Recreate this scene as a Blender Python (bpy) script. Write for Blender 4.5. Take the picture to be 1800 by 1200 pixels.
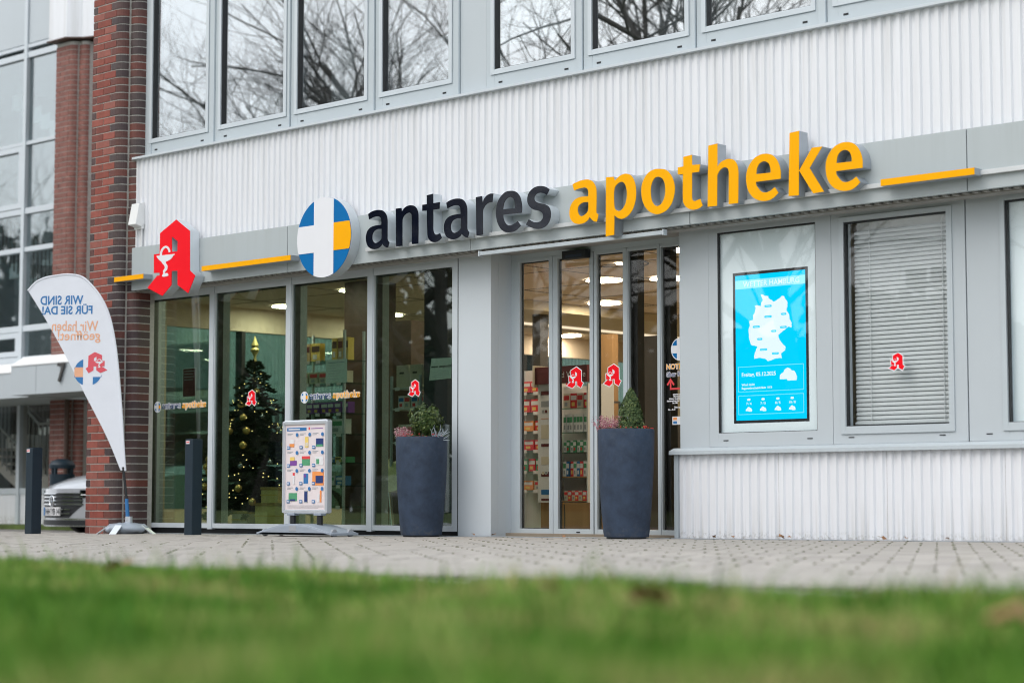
import bpy, bmesh, math, random
import numpy as np
from mathutils import Vector, Matrix
sc = bpy.context.scene
for o in list(bpy.data.objects): bpy.data.objects.remove(o)
R = math.radians
# ------------------------------------------------------------ camera
cam = bpy.data.cameras.new('camera'); cam_ob = bpy.data.objects.new('camera', cam)
sc.collection.objects.link(cam_ob)
cam_ob.location = (0, -13, 0.355)
cam_ob.rotation_euler = (R(90 + 4.596), 0, R(42.82))
cam.lens = 69.72; cam.sensor_width = 36; cam.clip_start = 0.05; cam.clip_end = 600
cam.dof.use_dof = True; cam.dof.focus_distance = 17.6; cam.dof.aperture_fstop = 1.7
sc.camera = cam_ob
# ------------------------------------------------------------ sky, sun, exposure
SUN_EL, SUN_AZ = 48, 195           # high in front of the facade, veiled by cloud
w = bpy.data.worlds.new('World'); sc.world = w; w.use_nodes = True
nt = w.node_tree; bg = nt.nodes['Background']
sky = nt.nodes.new('ShaderNodeTexSky'); sky.sky_type = 'NISHITA'; sky.sun_disc = False
sky.sun_elevation = R(SUN_EL); sky.sun_rotation = R(SUN_AZ)
sky.air_density = 1.0; sky.dust_density = 7.0; sky.ozone_density = 1.0
# a thin even cloud layer over the clear sky: soft, bright overcast
tcw = nt.nodes.new('ShaderNodeTexCoord'); cn = nt.nodes.new('ShaderNodeTexNoise'); cn.inputs['Scale'].default_value = 2.2; cn.inputs['Detail'].default_value = 5
ccr = nt.nodes.new('ShaderNodeValToRGB'); ccr.color_ramp.elements[0].position = .3; ccr.color_ramp.elements[1].position = .7
ccr.color_ramp.elements[0].color = (7.6, 8.3, 8.9, 1); ccr.color_ramp.elements[1].color = (10.6, 11.0, 11.4, 1)
cmx = nt.nodes.new('ShaderNodeMix'); cmx.data_type = 'RGBA'; cmx.inputs[0].default_value = .8
nt.links.new(tcw.outputs['Generated'], cn.inputs['Vector']); nt.links.new(cn.outputs['Fac'], ccr.inputs[0])
nt.links.new(sky.outputs[0], cmx.inputs[6]); nt.links.new(ccr.outputs[0], cmx.inputs[7]); nt.links.new(cmx.outputs[2], bg.inputs[0])
bg.inputs[1].default_value = 0.14
sun = bpy.data.lights.new('sun', 'SUN'); sun.energy = 0.6; sun.angle = R(35); sun.color = (1, .97, .93)
sun_ob = bpy.data.objects.new('sun', sun); sc.collection.objects.link(sun_ob)
_d = Vector((math.sin(R(SUN_AZ)) * math.cos(R(SUN_EL)), math.cos(R(SUN_AZ)) * math.cos(R(SUN_EL)), math.sin(R(SUN_EL))))
sun_ob.rotation_euler = _d.to_track_quat('Z', 'Y').to_euler()
sc.view_settings.view_transform = 'Standard'; sc.view_settings.look = 'None'
sc.view_settings.exposure = 0.34; sc.view_settings.gamma = 1; sc.view_settings.use_curve_mapping = False
sc.render.engine = 'CYCLES'
cy = sc.cycles
cy.use_denoising = True; cy.max_bounces = 10; cy.transparent_max_bounces = 24
cy.diffuse_bounces = 4; cy.glossy_bounces = 4; cy.caustics_reflective = False; cy.caustics_refractive = False
cy.sample_clamp_indirect = 6; cy.pixel_filter_type = 'BLACKMAN_HARRIS'; cy.filter_width = 1.05
rng = random.Random(7)
C = sc.collection

# ------------------------------------------------------------ helpers
def tag(o, label=None, cat=None, group=None, kind=None):
    if label: o['label'] = label
    if cat: o['category'] = cat
    if group: o['group'] = group
    if kind: o['kind'] = kind
    return o

def thing(name, label, cat, loc=(0, 0, 0), group=None, rz=0):
    o = bpy.data.objects.new(name, None); C.objects.link(o)
    o.location = loc; o.rotation_euler = (0, 0, rz); o.empty_display_size = .1
    return tag(o, label, cat, group)

def abs_loc(o):
    v = Vector(o.location)
    while o.parent: o = o.parent; v = v + Vector(o.location)
    return v

def put(name, me, parent=None, loc=None):
    o = bpy.data.objects.new(name, me); C.objects.link(o)
    if parent: o.parent = parent
    if loc is not None: o.location = loc
    return o

class MB:
    """collects shapes in world metres, links them as one mesh object"""
    def __init__(s): s.v = []; s.f = []
    def add(s, v, f):
        n = len(s.v); s.v += [tuple(p) for p in v]; s.f += [tuple(i + n for i in q) for q in f]; return s
    def box(s, x0, x1, y0, y1, z0, z1):
        if x0 > x1: x0, x1 = x1, x0
        if y0 > y1: y0, y1 = y1, y0
        if z0 > z1: z0, z1 = z1, z0
        return s.add([(x0,y0,z0),(x1,y0,z0),(x1,y1,z0),(x0,y1,z0),(x0,y0,z1),(x1,y0,z1),(x1,y1,z1),(x0,y1,z1)],
                     [(0,3,2,1),(4,5,6,7),(0,1,5,4),(1,2,6,5),(2,3,7,6),(3,0,4,7)])
    def frame(s, x0, x1, z0, z1, y0, y1, l, r, b, t):
        """rectangular frame in a facade-parallel plane"""
        s.box(x0, x0 + l, y0, y1, z0, z1); s.box(x1 - r, x1, y0, y1, z0, z1)
        s.box(x0 + l, x1 - r, y0, y1, z0, z0 + b); s.box(x0 + l, x1 - r, y0, y1, z1 - t, z1); return s
    def prism_z(s, poly, z0, z1):
        n = len(poly)
        return s.add([(x, y, z0) for x, y in poly] + [(x, y, z1) for x, y in poly],
                     [tuple(range(n - 1, -1, -1)), tuple(range(n, 2 * n))] + [(i, (i + 1) % n, n + (i + 1) % n, n + i) for i in range(n)])
    def prism_y(s, poly, y0, y1):          # poly of (x,z)
        n = len(poly)
        return s.add([(x, y0, z) for x, z in poly] + [(x, y1, z) for x, z in poly],
                     [tuple(range(n)), tuple(range(2 * n - 1, n - 1, -1))] + [(i, n + i, n + (i + 1) % n, (i + 1) % n) for i in range(n)])
    def prism_x(s, poly, x0, x1):          # poly of (y,z)
        n = len(poly)
        return s.add([(x0, y, z) for y, z in poly] + [(x1, y, z) for y, z in poly],
                     [tuple(range(n - 1, -1, -1)), tuple(range(n, 2 * n))] + [(i, (i + 1) % n, n + (i + 1) % n, n + i) for i in range(n)])
    def tube(s, pts, rad, n=8, cap=True):
        pts = [Vector(p) for p in pts]
        if not isinstance(rad, (list, tuple)): rad = [rad] * len(pts)
        base = len(s.v); up = None
        for i, p in enumerate(pts):
            d = (pts[min(i + 1, len(pts) - 1)] - pts[max(i - 1, 0)]).normalized()
            if up is None: up = d.orthogonal().normalized()
            up = (up - d * up.dot(d)); up = up.normalized() if up.length > 1e-6 else d.orthogonal().normalized()
            b = d.cross(up)
            for k in range(n):
                a = 2 * math.pi * k / n
                s.v.append(tuple(p + (up * math.cos(a) + b * math.sin(a)) * rad[i]))
        for i in range(len(pts) - 1):
            for k in range(n):
                a = base + i * n + k; b2 = base + i * n + (k + 1) % n
                s.f.append((a, b2, b2 + n, a + n))
        if cap:
            s.f.append(tuple(base + k for k in range(n - 1, -1, -1)))
            e = base + (len(pts) - 1) * n; s.f.append(tuple(e + k for k in range(n)))
        return s
    def lathe(s, prof, c, n=32):           # prof of (r,z), axis z through c
        base = len(s.v)
        for r, z in prof:
            for k in range(n):
                a = 2 * math.pi * k / n
                s.v.append((c[0] + r * math.cos(a), c[1] + r * math.sin(a), c[2] + z))
        for i in range(len(prof) - 1):
            for k in range(n):
                a = base + i * n + k; b2 = base + i * n + (k + 1) % n
                s.f.append((a, b2, b2 + n, a + n))
        return s
    def sphere(s, c, r, n=12, m=8, sq=(1, 1, 1)):
        base = len(s.v)
        for i in range(m + 1):
            t = math.pi * i / m
            for k in range(n):
                a = 2 * math.pi * k / n
                s.v.append((c[0] + sq[0] * r * math.sin(t) * math.cos(a), c[1] + sq[1] * r * math.sin(t) * math.sin(a), c[2] + sq[2] * r * math.cos(t)))
        for i in range(m):
            for k in range(n):
                a = base + i * n + k; b2 = base + i * n + (k + 1) % n
                s.f.append((a, a + n, b2 + n, b2))
        return s
    def mesh(s, name, mat, org=(0, 0, 0), smooth=False, bevel=0, fix=True):
        me = bpy.data.meshes.new(name)
        ox, oy, oz = org
        me.from_pydata([(x - ox, y - oy, z - oz) for x, y, z in s.v], [], s.f)
        if fix:
            bm = bmesh.new(); bm.from_mesh(me)
            if bevel:
                bmesh.ops.remove_doubles(bm, verts=bm.verts, dist=1e-5)
            bmesh.ops.recalc_face_normals(bm, faces=bm.faces)
            if bevel:
                es = [e for e in bm.edges if len(e.link_faces) == 2 and e.calc_face_angle(0) > .6]
                bmesh.ops.bevel(bm, geom=es, offset=bevel, segments=2, affect='EDGES', profile=.7)
            bm.to_mesh(me); bm.free()
        me.materials.append(mat)
        if smooth:
            try:
                me.shade_smooth()
                me.set_sharp_from_angle(angle=R(38))
            except Exception: pass
        return me
    def build(s, name, mat, parent=None, smooth=False, bevel=0, own=False, fix=True):
        """own: the object's origin goes to the middle of its shape"""
        org = abs_loc(parent) if parent else Vector((0, 0, 0))
        loc = Vector((0, 0, 0))
        if own:
            a = np.array(s.v); m = Vector((a.min(0) + a.max(0)) / 2); loc = m - org; org = m
        me = s.mesh(name, mat, org, smooth, bevel, fix)
        return put(name, me, parent, loc)

def curve_mesh(name, contours, mat, fn, extrude=0, offset=0):
    """filled 2-D outlines (with holes) turned to a mesh; fn maps (u,v,w)->world"""
    cu = bpy.data.curves.new(name, 'CURVE'); cu.dimensions = '2D'; cu.fill_mode = 'BOTH'
    cu.extrude = extrude; cu.offset = offset
    for pts in contours:
        sp = cu.splines.new('POLY'); sp.points.add(len(pts) - 1)
        for p, q in zip(sp.points, pts): p.co = (q[0], q[1], 0, 1)
        sp.use_cyclic_u = True
    return _eval(cu, name, mat, fn)

def _eval(cu, name, mat, fn):
    ob = bpy.data.objects.new('tmp', cu); C.objects.link(ob)
    dg = bpy.context.evaluated_depsgraph_get(); dg.update()
    ev = ob.evaluated_get(dg); me = bpy.data.meshes.new_from_object(ev)
    bpy.data.objects.remove(ob); bpy.data.curves.remove(cu)
    me.name = name; me.materials.clear()
    n = len(me.vertices); co = np.empty(n * 3); me.vertices.foreach_get('co', co)
    co = np.array([fn(*c) for c in co.reshape(-1, 3)]) if n else co
    me.vertices.foreach_set('co', co.ravel()); me.materials.append(mat); me.update()
    return me

def text_mesh(name, body, size, mat, fn, bold=0, extrude=0, align='LEFT', space=1.0):
    cu = bpy.data.curves.new(name, 'FONT'); cu.body = body; cu.size = size; cu.offset = bold
    cu.align_x = align; cu.extrude = extrude; cu.space_character = space; cu.resolution_u = 3
    return _eval(cu, name, mat, fn)

def on_wall(x, y, z, sx=1.0, sz=1.0, rot=0.0):
    c, s_ = math.cos(rot), math.sin(rot)
    return lambda u, v, w_: (x + (u * c - v * s_) * sx, y - w_, z + (u * s_ + v * c) * sz)

def smooth_pts(pts, n=5):
    """closed outline, third value 1 marks a corner; curves run through the rest"""
    out = []; N = len(pts)
    for i in range(N):
        p1 = pts[i]; p2 = pts[(i + 1) % N]; c1 = len(p1) > 2; c2 = len(p2) > 2
        out.append((p1[0], p1[1]))
        if c1 and c2: continue
        p0 = pts[i - 1]; p3 = pts[(i + 2) % N]
        if c1: p0 = (2 * p1[0] - p2[0], 2 * p1[1] - p2[1])
        if c2: p3 = (2 * p2[0] - p1[0], 2 * p2[1] - p1[1])
        # centripetal tangents keep the outline from overshooting
        def d(a, b): return max(1e-6, math.hypot(a[0] - b[0], a[1] - b[1])) ** .5
        t0 = 0; t1 = t0 + d(p0, p1); t2 = t1 + d(p1, p2); t3 = t2 + d(p2, p3)
        for k in range(1, n):
            t = t1 + (t2 - t1) * k / n; q = []
            for j in (0, 1):
                A1 = (t1 - t) / (t1 - t0) * p0[j] + (t - t0) / (t1 - t0) * p1[j]
                A2 = (t2 - t) / (t2 - t1) * p1[j] + (t - t1) / (t2 - t1) * p2[j]
                A3 = (t3 - t) / (t3 - t2) * p2[j] + (t - t2) / (t3 - t2) * p3[j]
                B1 = (t2 - t) / (t2 - t0) * A1 + (t - t0) / (t2 - t0) * A2
                B2 = (t3 - t) / (t3 - t1) * A2 + (t - t1) / (t3 - t1) * A3
                q.append((t2 - t) / (t2 - t1) * B1 + (t - t1) / (t2 - t1) * B2)
            out.append(tuple(q))
    return out

def copy_tree(o, parent=None, data=True):
    c = o.copy(); C.objects.link(c); c.parent = parent
    for ch in list(o.children): copy_tree(ch, c)
    return c

# ------------------------------------------------------------ materials
def mat(name, col, rough=.5, metal=0, var=.06, scale=6, bump=0, bscale=60, streak=False, coat=0, spec=.5, sheen=0, trans=0):
    m = bpy.data.materials.new(name); m.use_nodes = True; n = m.node_tree; b = n.nodes['Principled BSDF']
    b.inputs['Roughness'].default_value = rough; b.inputs['Metallic'].default_value = metal
    b.inputs['Coat Weight'].default_value = coat; b.inputs['Coat Roughness'].default_value = .04
    b.inputs['Specular IOR Level'].default_value = spec
    tc = n.nodes.new('ShaderNodeTexCoord'); mp = n.nodes.new('ShaderNodeMapping')
    n.links.new(tc.outputs['Object'], mp.inputs[0])
    if streak: mp.inputs['Scale'].default_value = (1, 1, .08)
    nz = n.nodes.new('ShaderNodeTexNoise'); nz.inputs['Scale'].default_value = scale
    nz.inputs['Detail'].default_value = 6; nz.inputs['Roughness'].default_value = .65
    n.links.new(mp.outputs[0], nz.inputs['Vector'])
    rp = n.nodes.new('ShaderNodeValToRGB')
    lo = tuple(max(0, c * (1 - var)) for c in col[:3]) + (1,); hi = tuple(min(1, c * (1 + var)) for c in col[:3]) + (1,)
    rp.color_ramp.elements[0].color = lo; rp.color_ramp.elements[1].color = hi
    rp.color_ramp.elements[0].position = .3; rp.color_ramp.elements[1].position = .7
    n.links.new(nz.outputs['Fac'], rp.inputs[0]); n.links.new(rp.outputs[0], b.inputs['Base Color'])
    if bump:
        n2 = n.nodes.new('ShaderNodeTexNoise'); n2.inputs['Scale'].default_value = bscale; n2.inputs['Detail'].default_value = 4
        n.links.new(tc.outputs['Object'], n2.inputs['Vector'])
        bp = n.nodes.new('ShaderNodeBump'); bp.inputs['Strength'].default_value = bump; bp.inputs['Distance'].default_value = .01
        n.links.new(n2.outputs['Fac'], bp.inputs['Height']); n.links.new(bp.outputs[0], b.inputs['Normal'])
    return m

def mat_rand(name, cols, rough=.8, var=.12, scale=25, bump=.3, bscale=120, spec=.3):
    """colour picked per object from a short list"""
    m = mat(name, (1, 1, 1), rough, 0, var, scale, bump, bscale, spec=spec); n = m.node_tree; b = n.nodes['Principled BSDF']
    oi = n.nodes.new('ShaderNodeObjectInfo'); cr = n.nodes.new('ShaderNodeValToRGB'); cr.color_ramp.interpolation = 'CONSTANT'
    el = cr.color_ramp.elements
    while len(el) < len(cols): el.new(.5)
    for i, c in enumerate(cols): el[i].position = i / len(cols); el[i].color = tuple(c) + (1,)
    n.links.new(oi.outputs['Random'], cr.inputs[0])
    mx = n.nodes.new('ShaderNodeMix'); mx.data_type = 'RGBA'; mx.blend_type = 'MULTIPLY'; mx.inputs[0].default_value = 1
    src = b.inputs['Base Color'].links[0].from_socket
    n.links.new(cr.outputs[0], mx.inputs[6]); n.links.new(src, mx.inputs[7]); n.links.new(mx.outputs[2], b.inputs['Base Color'])
    return m

def leaf_mat(name, a, b_, c, scale=9, rough=.6):
    m = bpy.data.materials.new(name); m.use_nodes = True; n = m.node_tree; b = n.nodes['Principled BSDF']
    b.inputs['Roughness'].default_value = rough; b.inputs['Specular IOR Level'].default_value = .3
    g = n.nodes.new('ShaderNodeNewGeometry'); cr = n.nodes.new('ShaderNodeValToRGB')
    cr.color_ramp.elements[0].color = a + (1,); cr.color_ramp.elements[1].color = c + (1,)
    e = cr.color_ramp.elements.new(.5); e.color = b_ + (1,)
    n.links.new(g.outputs['Random Per Island'], cr.inputs[0])
    n.links.new(cr.outputs[0], b.inputs['Base Color'])
    return m

def glass(name, tint, refl, k=1.0):
    m = bpy.data.materials.new(name); m.use_nodes = True; n = m.node_tree
    n.nodes.remove(n.nodes['Principled BSDF']); out = n.nodes['Material Output']
    tr = n.nodes.new('ShaderNodeBsdfTransparent'); tr.inputs[0].default_value = tint + (1,)
    gl = n.nodes.new('ShaderNodeBsdfGlossy'); gl.inputs['Roughness'].default_value = 0.0; gl.inputs[0].default_value = (1, 1, 1, 1)
    # Schlick reflectance, the same from both sides of the pane
    ge = n.nodes.new('ShaderNodeNewGeometry'); dt = n.nodes.new('ShaderNodeVectorMath'); dt.operation = 'DOT_PRODUCT'
    n.links.new(ge.outputs['Incoming'], dt.inputs[0]); n.links.new(ge.outputs['True Normal'], dt.inputs[1])
    def mth(op, x, y):
        q = n.nodes.new('ShaderNodeMath'); q.operation = op; q.use_clamp = op in ('SUBTRACT', 'MULTIPLY_ADD')
        for i_, v_ in enumerate((x, y) if op != 'MULTIPLY_ADD' else (x, y, refl)):
            if v_ is None: continue
            if isinstance(v_, (int, float)): q.inputs[i_].default_value = v_
            else: n.links.new(v_, q.inputs[i_])
        return q.outputs[0]
    ab = mth('ABSOLUTE', dt.outputs['Value'], None)
    p5 = mth('POWER', mth('SUBTRACT', 1.0, ab), 5.0)
    ma_out = mth('MULTIPLY_ADD', p5, (1 - refl) * k)
    mx = n.nodes.new('ShaderNodeMixShader'); n.links.new(ma_out, mx.inputs[0])
    n.links.new(tr.outputs[0], mx.inputs[1]); n.links.new(gl.outputs[0], mx.inputs[2]); n.links.new(mx.outputs[0], out.inputs[0])
    # panes are never dead flat: a faint long wave in the reflection
    tc = n.nodes.new('ShaderNodeTexCoord'); nz = n.nodes.new('ShaderNodeTexNoise'); nz.inputs['Scale'].default_value = 1.3; nz.inputs['Detail'].default_value = 1
    bp = n.nodes.new('ShaderNodeBump'); bp.inputs['Strength'].default_value = .05; bp.inputs['Distance'].default_value = .012
    n.links.new(tc.outputs['Object'], nz.inputs['Vector']); n.links.new(nz.outputs['Fac'], bp.inputs['Height'])
    n.links.new(bp.outputs[0], gl.inputs['Normal'])
    return m

def emit(name, col, s):
    m = bpy.data.materials.new(name); m.use_nodes = True; n = m.node_tree
    n.nodes.remove(n.nodes['Principled BSDF']); e = n.nodes.new('ShaderNodeEmission')
    e.inputs[0].default_value = col + (1,); e.inputs[1].default_value = s
    n.links.new(e.outputs[0], n.nodes['Material Output'].inputs[0]); return m

M = {}
M['clad'] = mat('white_cladding', (.76, .775, .81), .42, var=.035, scale=3, streak=True)
def weather(m, z_lo, z_hi, col, amt, sx=9.0):
    n = m.node_tree; b = n.nodes['Principled BSDF']; src = b.inputs['Base Color'].links[0].from_socket
    ge = n.nodes.new('ShaderNodeNewGeometry'); sp_ = n.nodes.new('ShaderNodeSeparateXYZ'); n.links.new(ge.outputs['Position'], sp_.inputs[0])
    mr = n.nodes.new('ShaderNodeMapRange'); mr.inputs[1].default_value = z_lo; mr.inputs[2].default_value = z_hi; mr.inputs[3].default_value = 0; mr.inputs[4].default_value = 1
    n.links.new(sp_.outputs['Z'], mr.inputs[0])
    mp = n.nodes.new('ShaderNodeMapping'); mp.inputs['Scale'].default_value = (sx, sx, .35 if sx < 20 else sx); n.links.new(ge.outputs['Position'], mp.inputs[0])
    nz = n.nodes.new('ShaderNodeTexNoise'); nz.inputs['Scale'].default_value = 1.0; nz.inputs['Detail'].default_value = 7; nz.inputs['Roughness'].default_value = .7; n.links.new(mp.outputs[0], nz.inputs['Vector'])
    cr = n.nodes.new('ShaderNodeValToRGB'); cr.color_ramp.elements[0].position = .48; cr.color_ramp.elements[1].position = .72; n.links.new(nz.outputs['Fac'], cr.inputs[0])
    m1 = n.nodes.new('ShaderNodeMath'); m1.operation = 'MULTIPLY'; n.links.new(cr.outputs[0], m1.inputs[0]); n.links.new(mr.outputs[0], m1.inputs[1])
    m2 = n.nodes.new('ShaderNodeMath'); m2.operation = 'MULTIPLY'; n.links.new(m1.outputs[0], m2.inputs[0]); m2.inputs[1].default_value = amt
    mx = n.nodes.new('ShaderNodeMix'); mx.data_type = 'RGBA'; n.links.new(m2.outputs[0], mx.inputs[0]); n.links.new(src, mx.inputs[6]); mx.inputs[7].default_value = tuple(col) + (1,)
    n.links.new(mx.outputs[2], b.inputs['Base Color'])
weather(M['clad'], 2.9, 4.0, (.50, .50, .49), .55)
weather(M['clad'], .40, .0, (.38, .36, .31), .7, 16)
weather(M['clad'], .13, .045, (.16, .14, .09), .95, 45)
M['frame'] = mat('grey_aluminium', (.475, .528, .562), .38, var=.03, scale=2)
M['frame_lt'] = mat('light_aluminium', (.56, .61, .65), .35, var=.03, scale=2)
M['panel'] = mat('grey_panel', (.478, .525, .558), .45, var=.025, scale=1.2)
M['panel_lt'] = mat('pale_grey_panel', (.585, .635, .675), .45, var=.02, scale=1.2)
M['fascia'] = mat('fascia_panel', (.43, .475, .49), .42, var=.04, scale=1.5, streak=True)
M['rail'] = mat('rail_aluminium', (.62, .64, .65), .35, metal=.2, var=.05)
M['black'] = mat('black_gasket', (.012, .014, .017), .5, var=.1)
M['dkframe'] = mat('dark_frame', (.03, .035, .04), .4, var=.1)
M['soffit'] = mat('soffit_sheet', (.33, .32, .30), .6, var=.1, scale=8)
M['blackface'] = mat('black_acrylic', (.003, .005, .013), .05, var=.2, spec=.4)
M['yellow'] = mat('yellow_acrylic', (.93, .42, .002), .35, var=.015, spec=.12)
M['red'] = mat('red_acrylic', (.90, .008, .018), .35, var=.015, spec=.12)
M['blue'] = mat('blue_acrylic', (.002, .145, .40), .35, var=.015, spec=.15)
M['whitef'] = mat('white_acrylic', (.79, .80, .84), .25, var=.01)
M['return'] = mat('letter_return', (.36, .40, .44), .42, metal=.25, var=.05)
M['return_lt'] = mat('letter_return_light', (.55, .60, .64), .42, metal=.15, var=.05)
weather(M['fascia'], 2.55, 3.1, (.33, .35, .34), .35, 7)
M['mortar'] = mat('mortar', (.44, .43, .40), .95, var=.15, scale=30, bump=.4, bscale=200)
M['brick'] = mat_rand('red_clinker', [(.30,.085,.06),(.26,.07,.05),(.34,.10,.075),(.22,.065,.05),(.29,.075,.055),(.32,.11,.085)], .62, var=.28, scale=16, bump=.35)
M['brick_dk'] = mat_rand('clinker_dark_tone', [(.10,.06,.058),(.075,.052,.054),(.13,.058,.05),(.09,.066,.065),(.17,.06,.048)], .5, var=.3, scale=14, bump=.3)
M['brick_far'] = mat('brick_field', (.215, .088, .07), .75, var=.3, scale=7, bump=.3)
M['moss'] = mat('moss', (.075, .085, .03), .95, var=.5, scale=30)
M['paver'] = mat_rand('concrete_paver', [(.405,.378,.348),(.365,.34,.313),(.43,.402,.37),(.385,.36,.33),(.345,.322,.298)], .88, var=.1, scale=30, bump=.35, bscale=150)
M['joint'] = mat('moss_joint', (.055, .058, .028), .95, var=.45, scale=12, bump=.5, bscale=90)
M['asphalt'] = mat('grey_asphalt', (.20, .19, .18), .92, var=.2, scale=20, bump=.4, bscale=200)
M['drain'] = mat('galvanised_drain', (.36, .39, .42), .45, metal=.4, var=.15, scale=9)
M['soil'] = mat('lawn_soil', (.075, .11, .025), .95, var=.4, scale=5, bump=.5, bscale=50)
M['pot'] = mat('slate_pot', (.030, .047, .080), .62, var=.35, scale=7, bump=.2, bscale=26, spec=.3)
weather(M['pot'], .20, .03, (.12, .115, .10), .6, 22)
weather(M['pot'], .55, .95, (.075, .09, .115), .5, 30)
M['bollard'] = mat('blue_black_steel', (.012, .026, .04), .45, var=.1, spec=.4)
M['cloth'] = mat('flag_cloth', (.74, .77, .84), .85, var=.02, bump=.35, bscale=7, spec=.2)
M['silver'] = mat('silver_plastic', (.30, .345, .41), .4, var=.05, scale=4)
M['alu'] = mat('bright_aluminium', (.66, .70, .75), .3, metal=.5, var=.05)
M['paper'] = mat('paper', (.74, .74, .76), .7, var=.02)
M['paper_g'] = mat('aged_paper', (.62, .66, .64), .7, var=.03)
M['pblue'] = mat('print_blue', (.03, .17, .42), .6, var=.05)
M['pdblue'] = mat('print_dark_blue', (.012, .035, .16), .6, var=.05)
M['pflagblue'] = mat('flag_blue', (.04, .19, .45), .8, var=.05)
M['pflagorange'] = mat('flag_orange', (.80, .42, .26), .8, var=.06)
M['pflagred'] = mat('flag_red', (.70, .10, .13), .8, var=.05)
M['porange'] = mat('print_orange', (.85, .30, .08), .6, var=.05)
M['pgreen'] = mat('print_green', (.08, .32, .16), .6, var=.1)
M['pred'] = mat('print_red', (.72, .05, .06), .6, var=.05)
M['ppurple'] = mat('print_purple', (.20, .06, .32), .6, var=.05)
M['pyellow'] = mat('print_yellow', (.80, .58, .15), .6, var=.05)
M['pgrey'] = mat('print_grey', (.33, .35, .38), .6, var=.05)
M['pink'] = mat('print_pale_pink', (.76, .68, .69), .6, var=.02)
M['dkred'] = mat('dark_red_print', (.12, .018, .022), .6, var=.1)
M['cream'] = mat('cream_carton', (.66, .60, .48), .7, var=.08, scale=10)
M['kraft'] = mat('kraft_carton', (.52, .38, .22), .75, var=.08)
M['wood'] = mat('oak_panel', (.30, .175, .075), .55, var=.2, scale=5, streak=True)
M['dkwood'] = mat('dark_walnut', (.085, .045, .032), .5, var=.25, scale=5, streak=True)
M['ceil'] = mat('cream_ceiling', (.70, .60, .48), .8, var=.03, scale=1)
M['iwall'] = mat('interior_wall', (.56, .50, .36), .8, var=.03, scale=1)
M['ifloor'] = mat('interior_floor', (.30, .25, .19), .5, var=.1)
M['iwhite'] = mat('interior_white', (.75, .76, .76), .6, var=.02)
M['anth'] = mat('anthracite_panel', (.055, .052, .05), .5, var=.1)
M['navy'] = mat('navy_panel', (.018, .03, .05), .5, var=.1)
M['gold'] = mat('gold_foil', (.80, .68, .26), .42, metal=.2, var=.15, scale=8, bump=.25, bscale=9)
M['goldb'] = mat('gold_bauble', (.78, .56, .20), .25, metal=.6, var=.05)
M['silverb'] = mat('pewter_bauble', (.35, .40, .45), .2, metal=.8, var=.05)
M['fir'] = leaf_mat('fir_needles', (.010, .022, .012), (.018, .035, .018), (.035, .055, .028))
M['shrub'] = leaf_mat('glossy_leaves', (.025, .05, .012), (.05, .09, .022), (.13, .17, .05), rough=.4)
M['conifer'] = leaf_mat('conifer_leaves', (.03, .06, .02), (.06, .10, .035), (.14, .18, .06))
M['heather'] = leaf_mat('heather_spikes', (.32, .10, .15), (.42, .17, .22), (.55, .36, .36))
M['heatherw'] = leaf_mat('pale_heather_spikes', (.48, .38, .33), (.55, .45, .42), (.42, .22, .24))
M['silverp'] = leaf_mat('silver_leaves', (.42, .50, .55), (.55, .62, .68), (.33, .42, .46))
M['berry'] = mat('red_berry', (.55, .02, .02), .3, var=.1)
M['bark'] = mat('bark', (.06, .052, .045), .9, var=.3, scale=8, bump=.5)
M['added_hedge'] = leaf_mat('hedge_leaves', (.012, .022, .010), (.022, .035, .014), (.04, .05, .02))
M['leafb'] = mat('dry_leaf', (.27, .145, .07), .8, var=.4, scale=20)
M['carpaint'] = mat('silver_car_paint', (.46, .48, .52), .3, metal=.25, var=.01, coat=.8)
M['cardark'] = mat('dark_car_paint', (.012, .02, .028), .25, metal=.3, var=.01, coat=.8)
M['chrome'] = mat('chrome', (.75, .77, .80), .12, metal=1, var=.02)
M['tyre'] = mat('tyre_rubber', (.018, .018, .019), .85, var=.2)
M['screen'] = emit('screen_cyan', (.0, .56, .90), 1.02)
M['screen_hi'] = emit('screen_white', (.74, .88, .92), .95)
M['screen_mid'] = emit('screen_pale_cyan', (.28, .75, .86), 1.0)
M['lampdisc'] = emit('ceiling_lamp', (1, .87, .68), 56.0)
M['cove'] = emit('cove_strip', (1, .84, .62), 1.0)
M['lampwarm'] = emit('globe_lamp', (1, .74, .38), 1.5)
M['fairy'] = emit('fairy_light', (1, .74, .30), 3.4)
M['slat'] = mat('blind_slat', (.60, .63, .63), .45, var=.03)
M['sheer'] = mat('frosted_backing', (.84, .93, .95), .6, var=.02, scale=2)
M['g_shop'] = glass('shopfront_glass', (.63, .72, .66), .125)
M['g_door'] = glass('door_glass', (.95, .94, .91), .03)
M['g_upper'] = glass('upper_window_glass', (.88, .93, .95), .41)
M['g_left'] = glass('stair_glass', (.82, .90, .91), .24)
M['g_win'] = glass('window_glass', (.985, .995, 1.0), .035)
M['g_in'] = glass('side_glass', (.64, .79, .72), .03)
M['g_car'] = glass('car_glass', (.25, .28, .30), .1)
# ============================================================ SETTING
def gz(x): return .028 + .005 * (max(-18.2, min(-4, x)) + 14)

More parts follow.
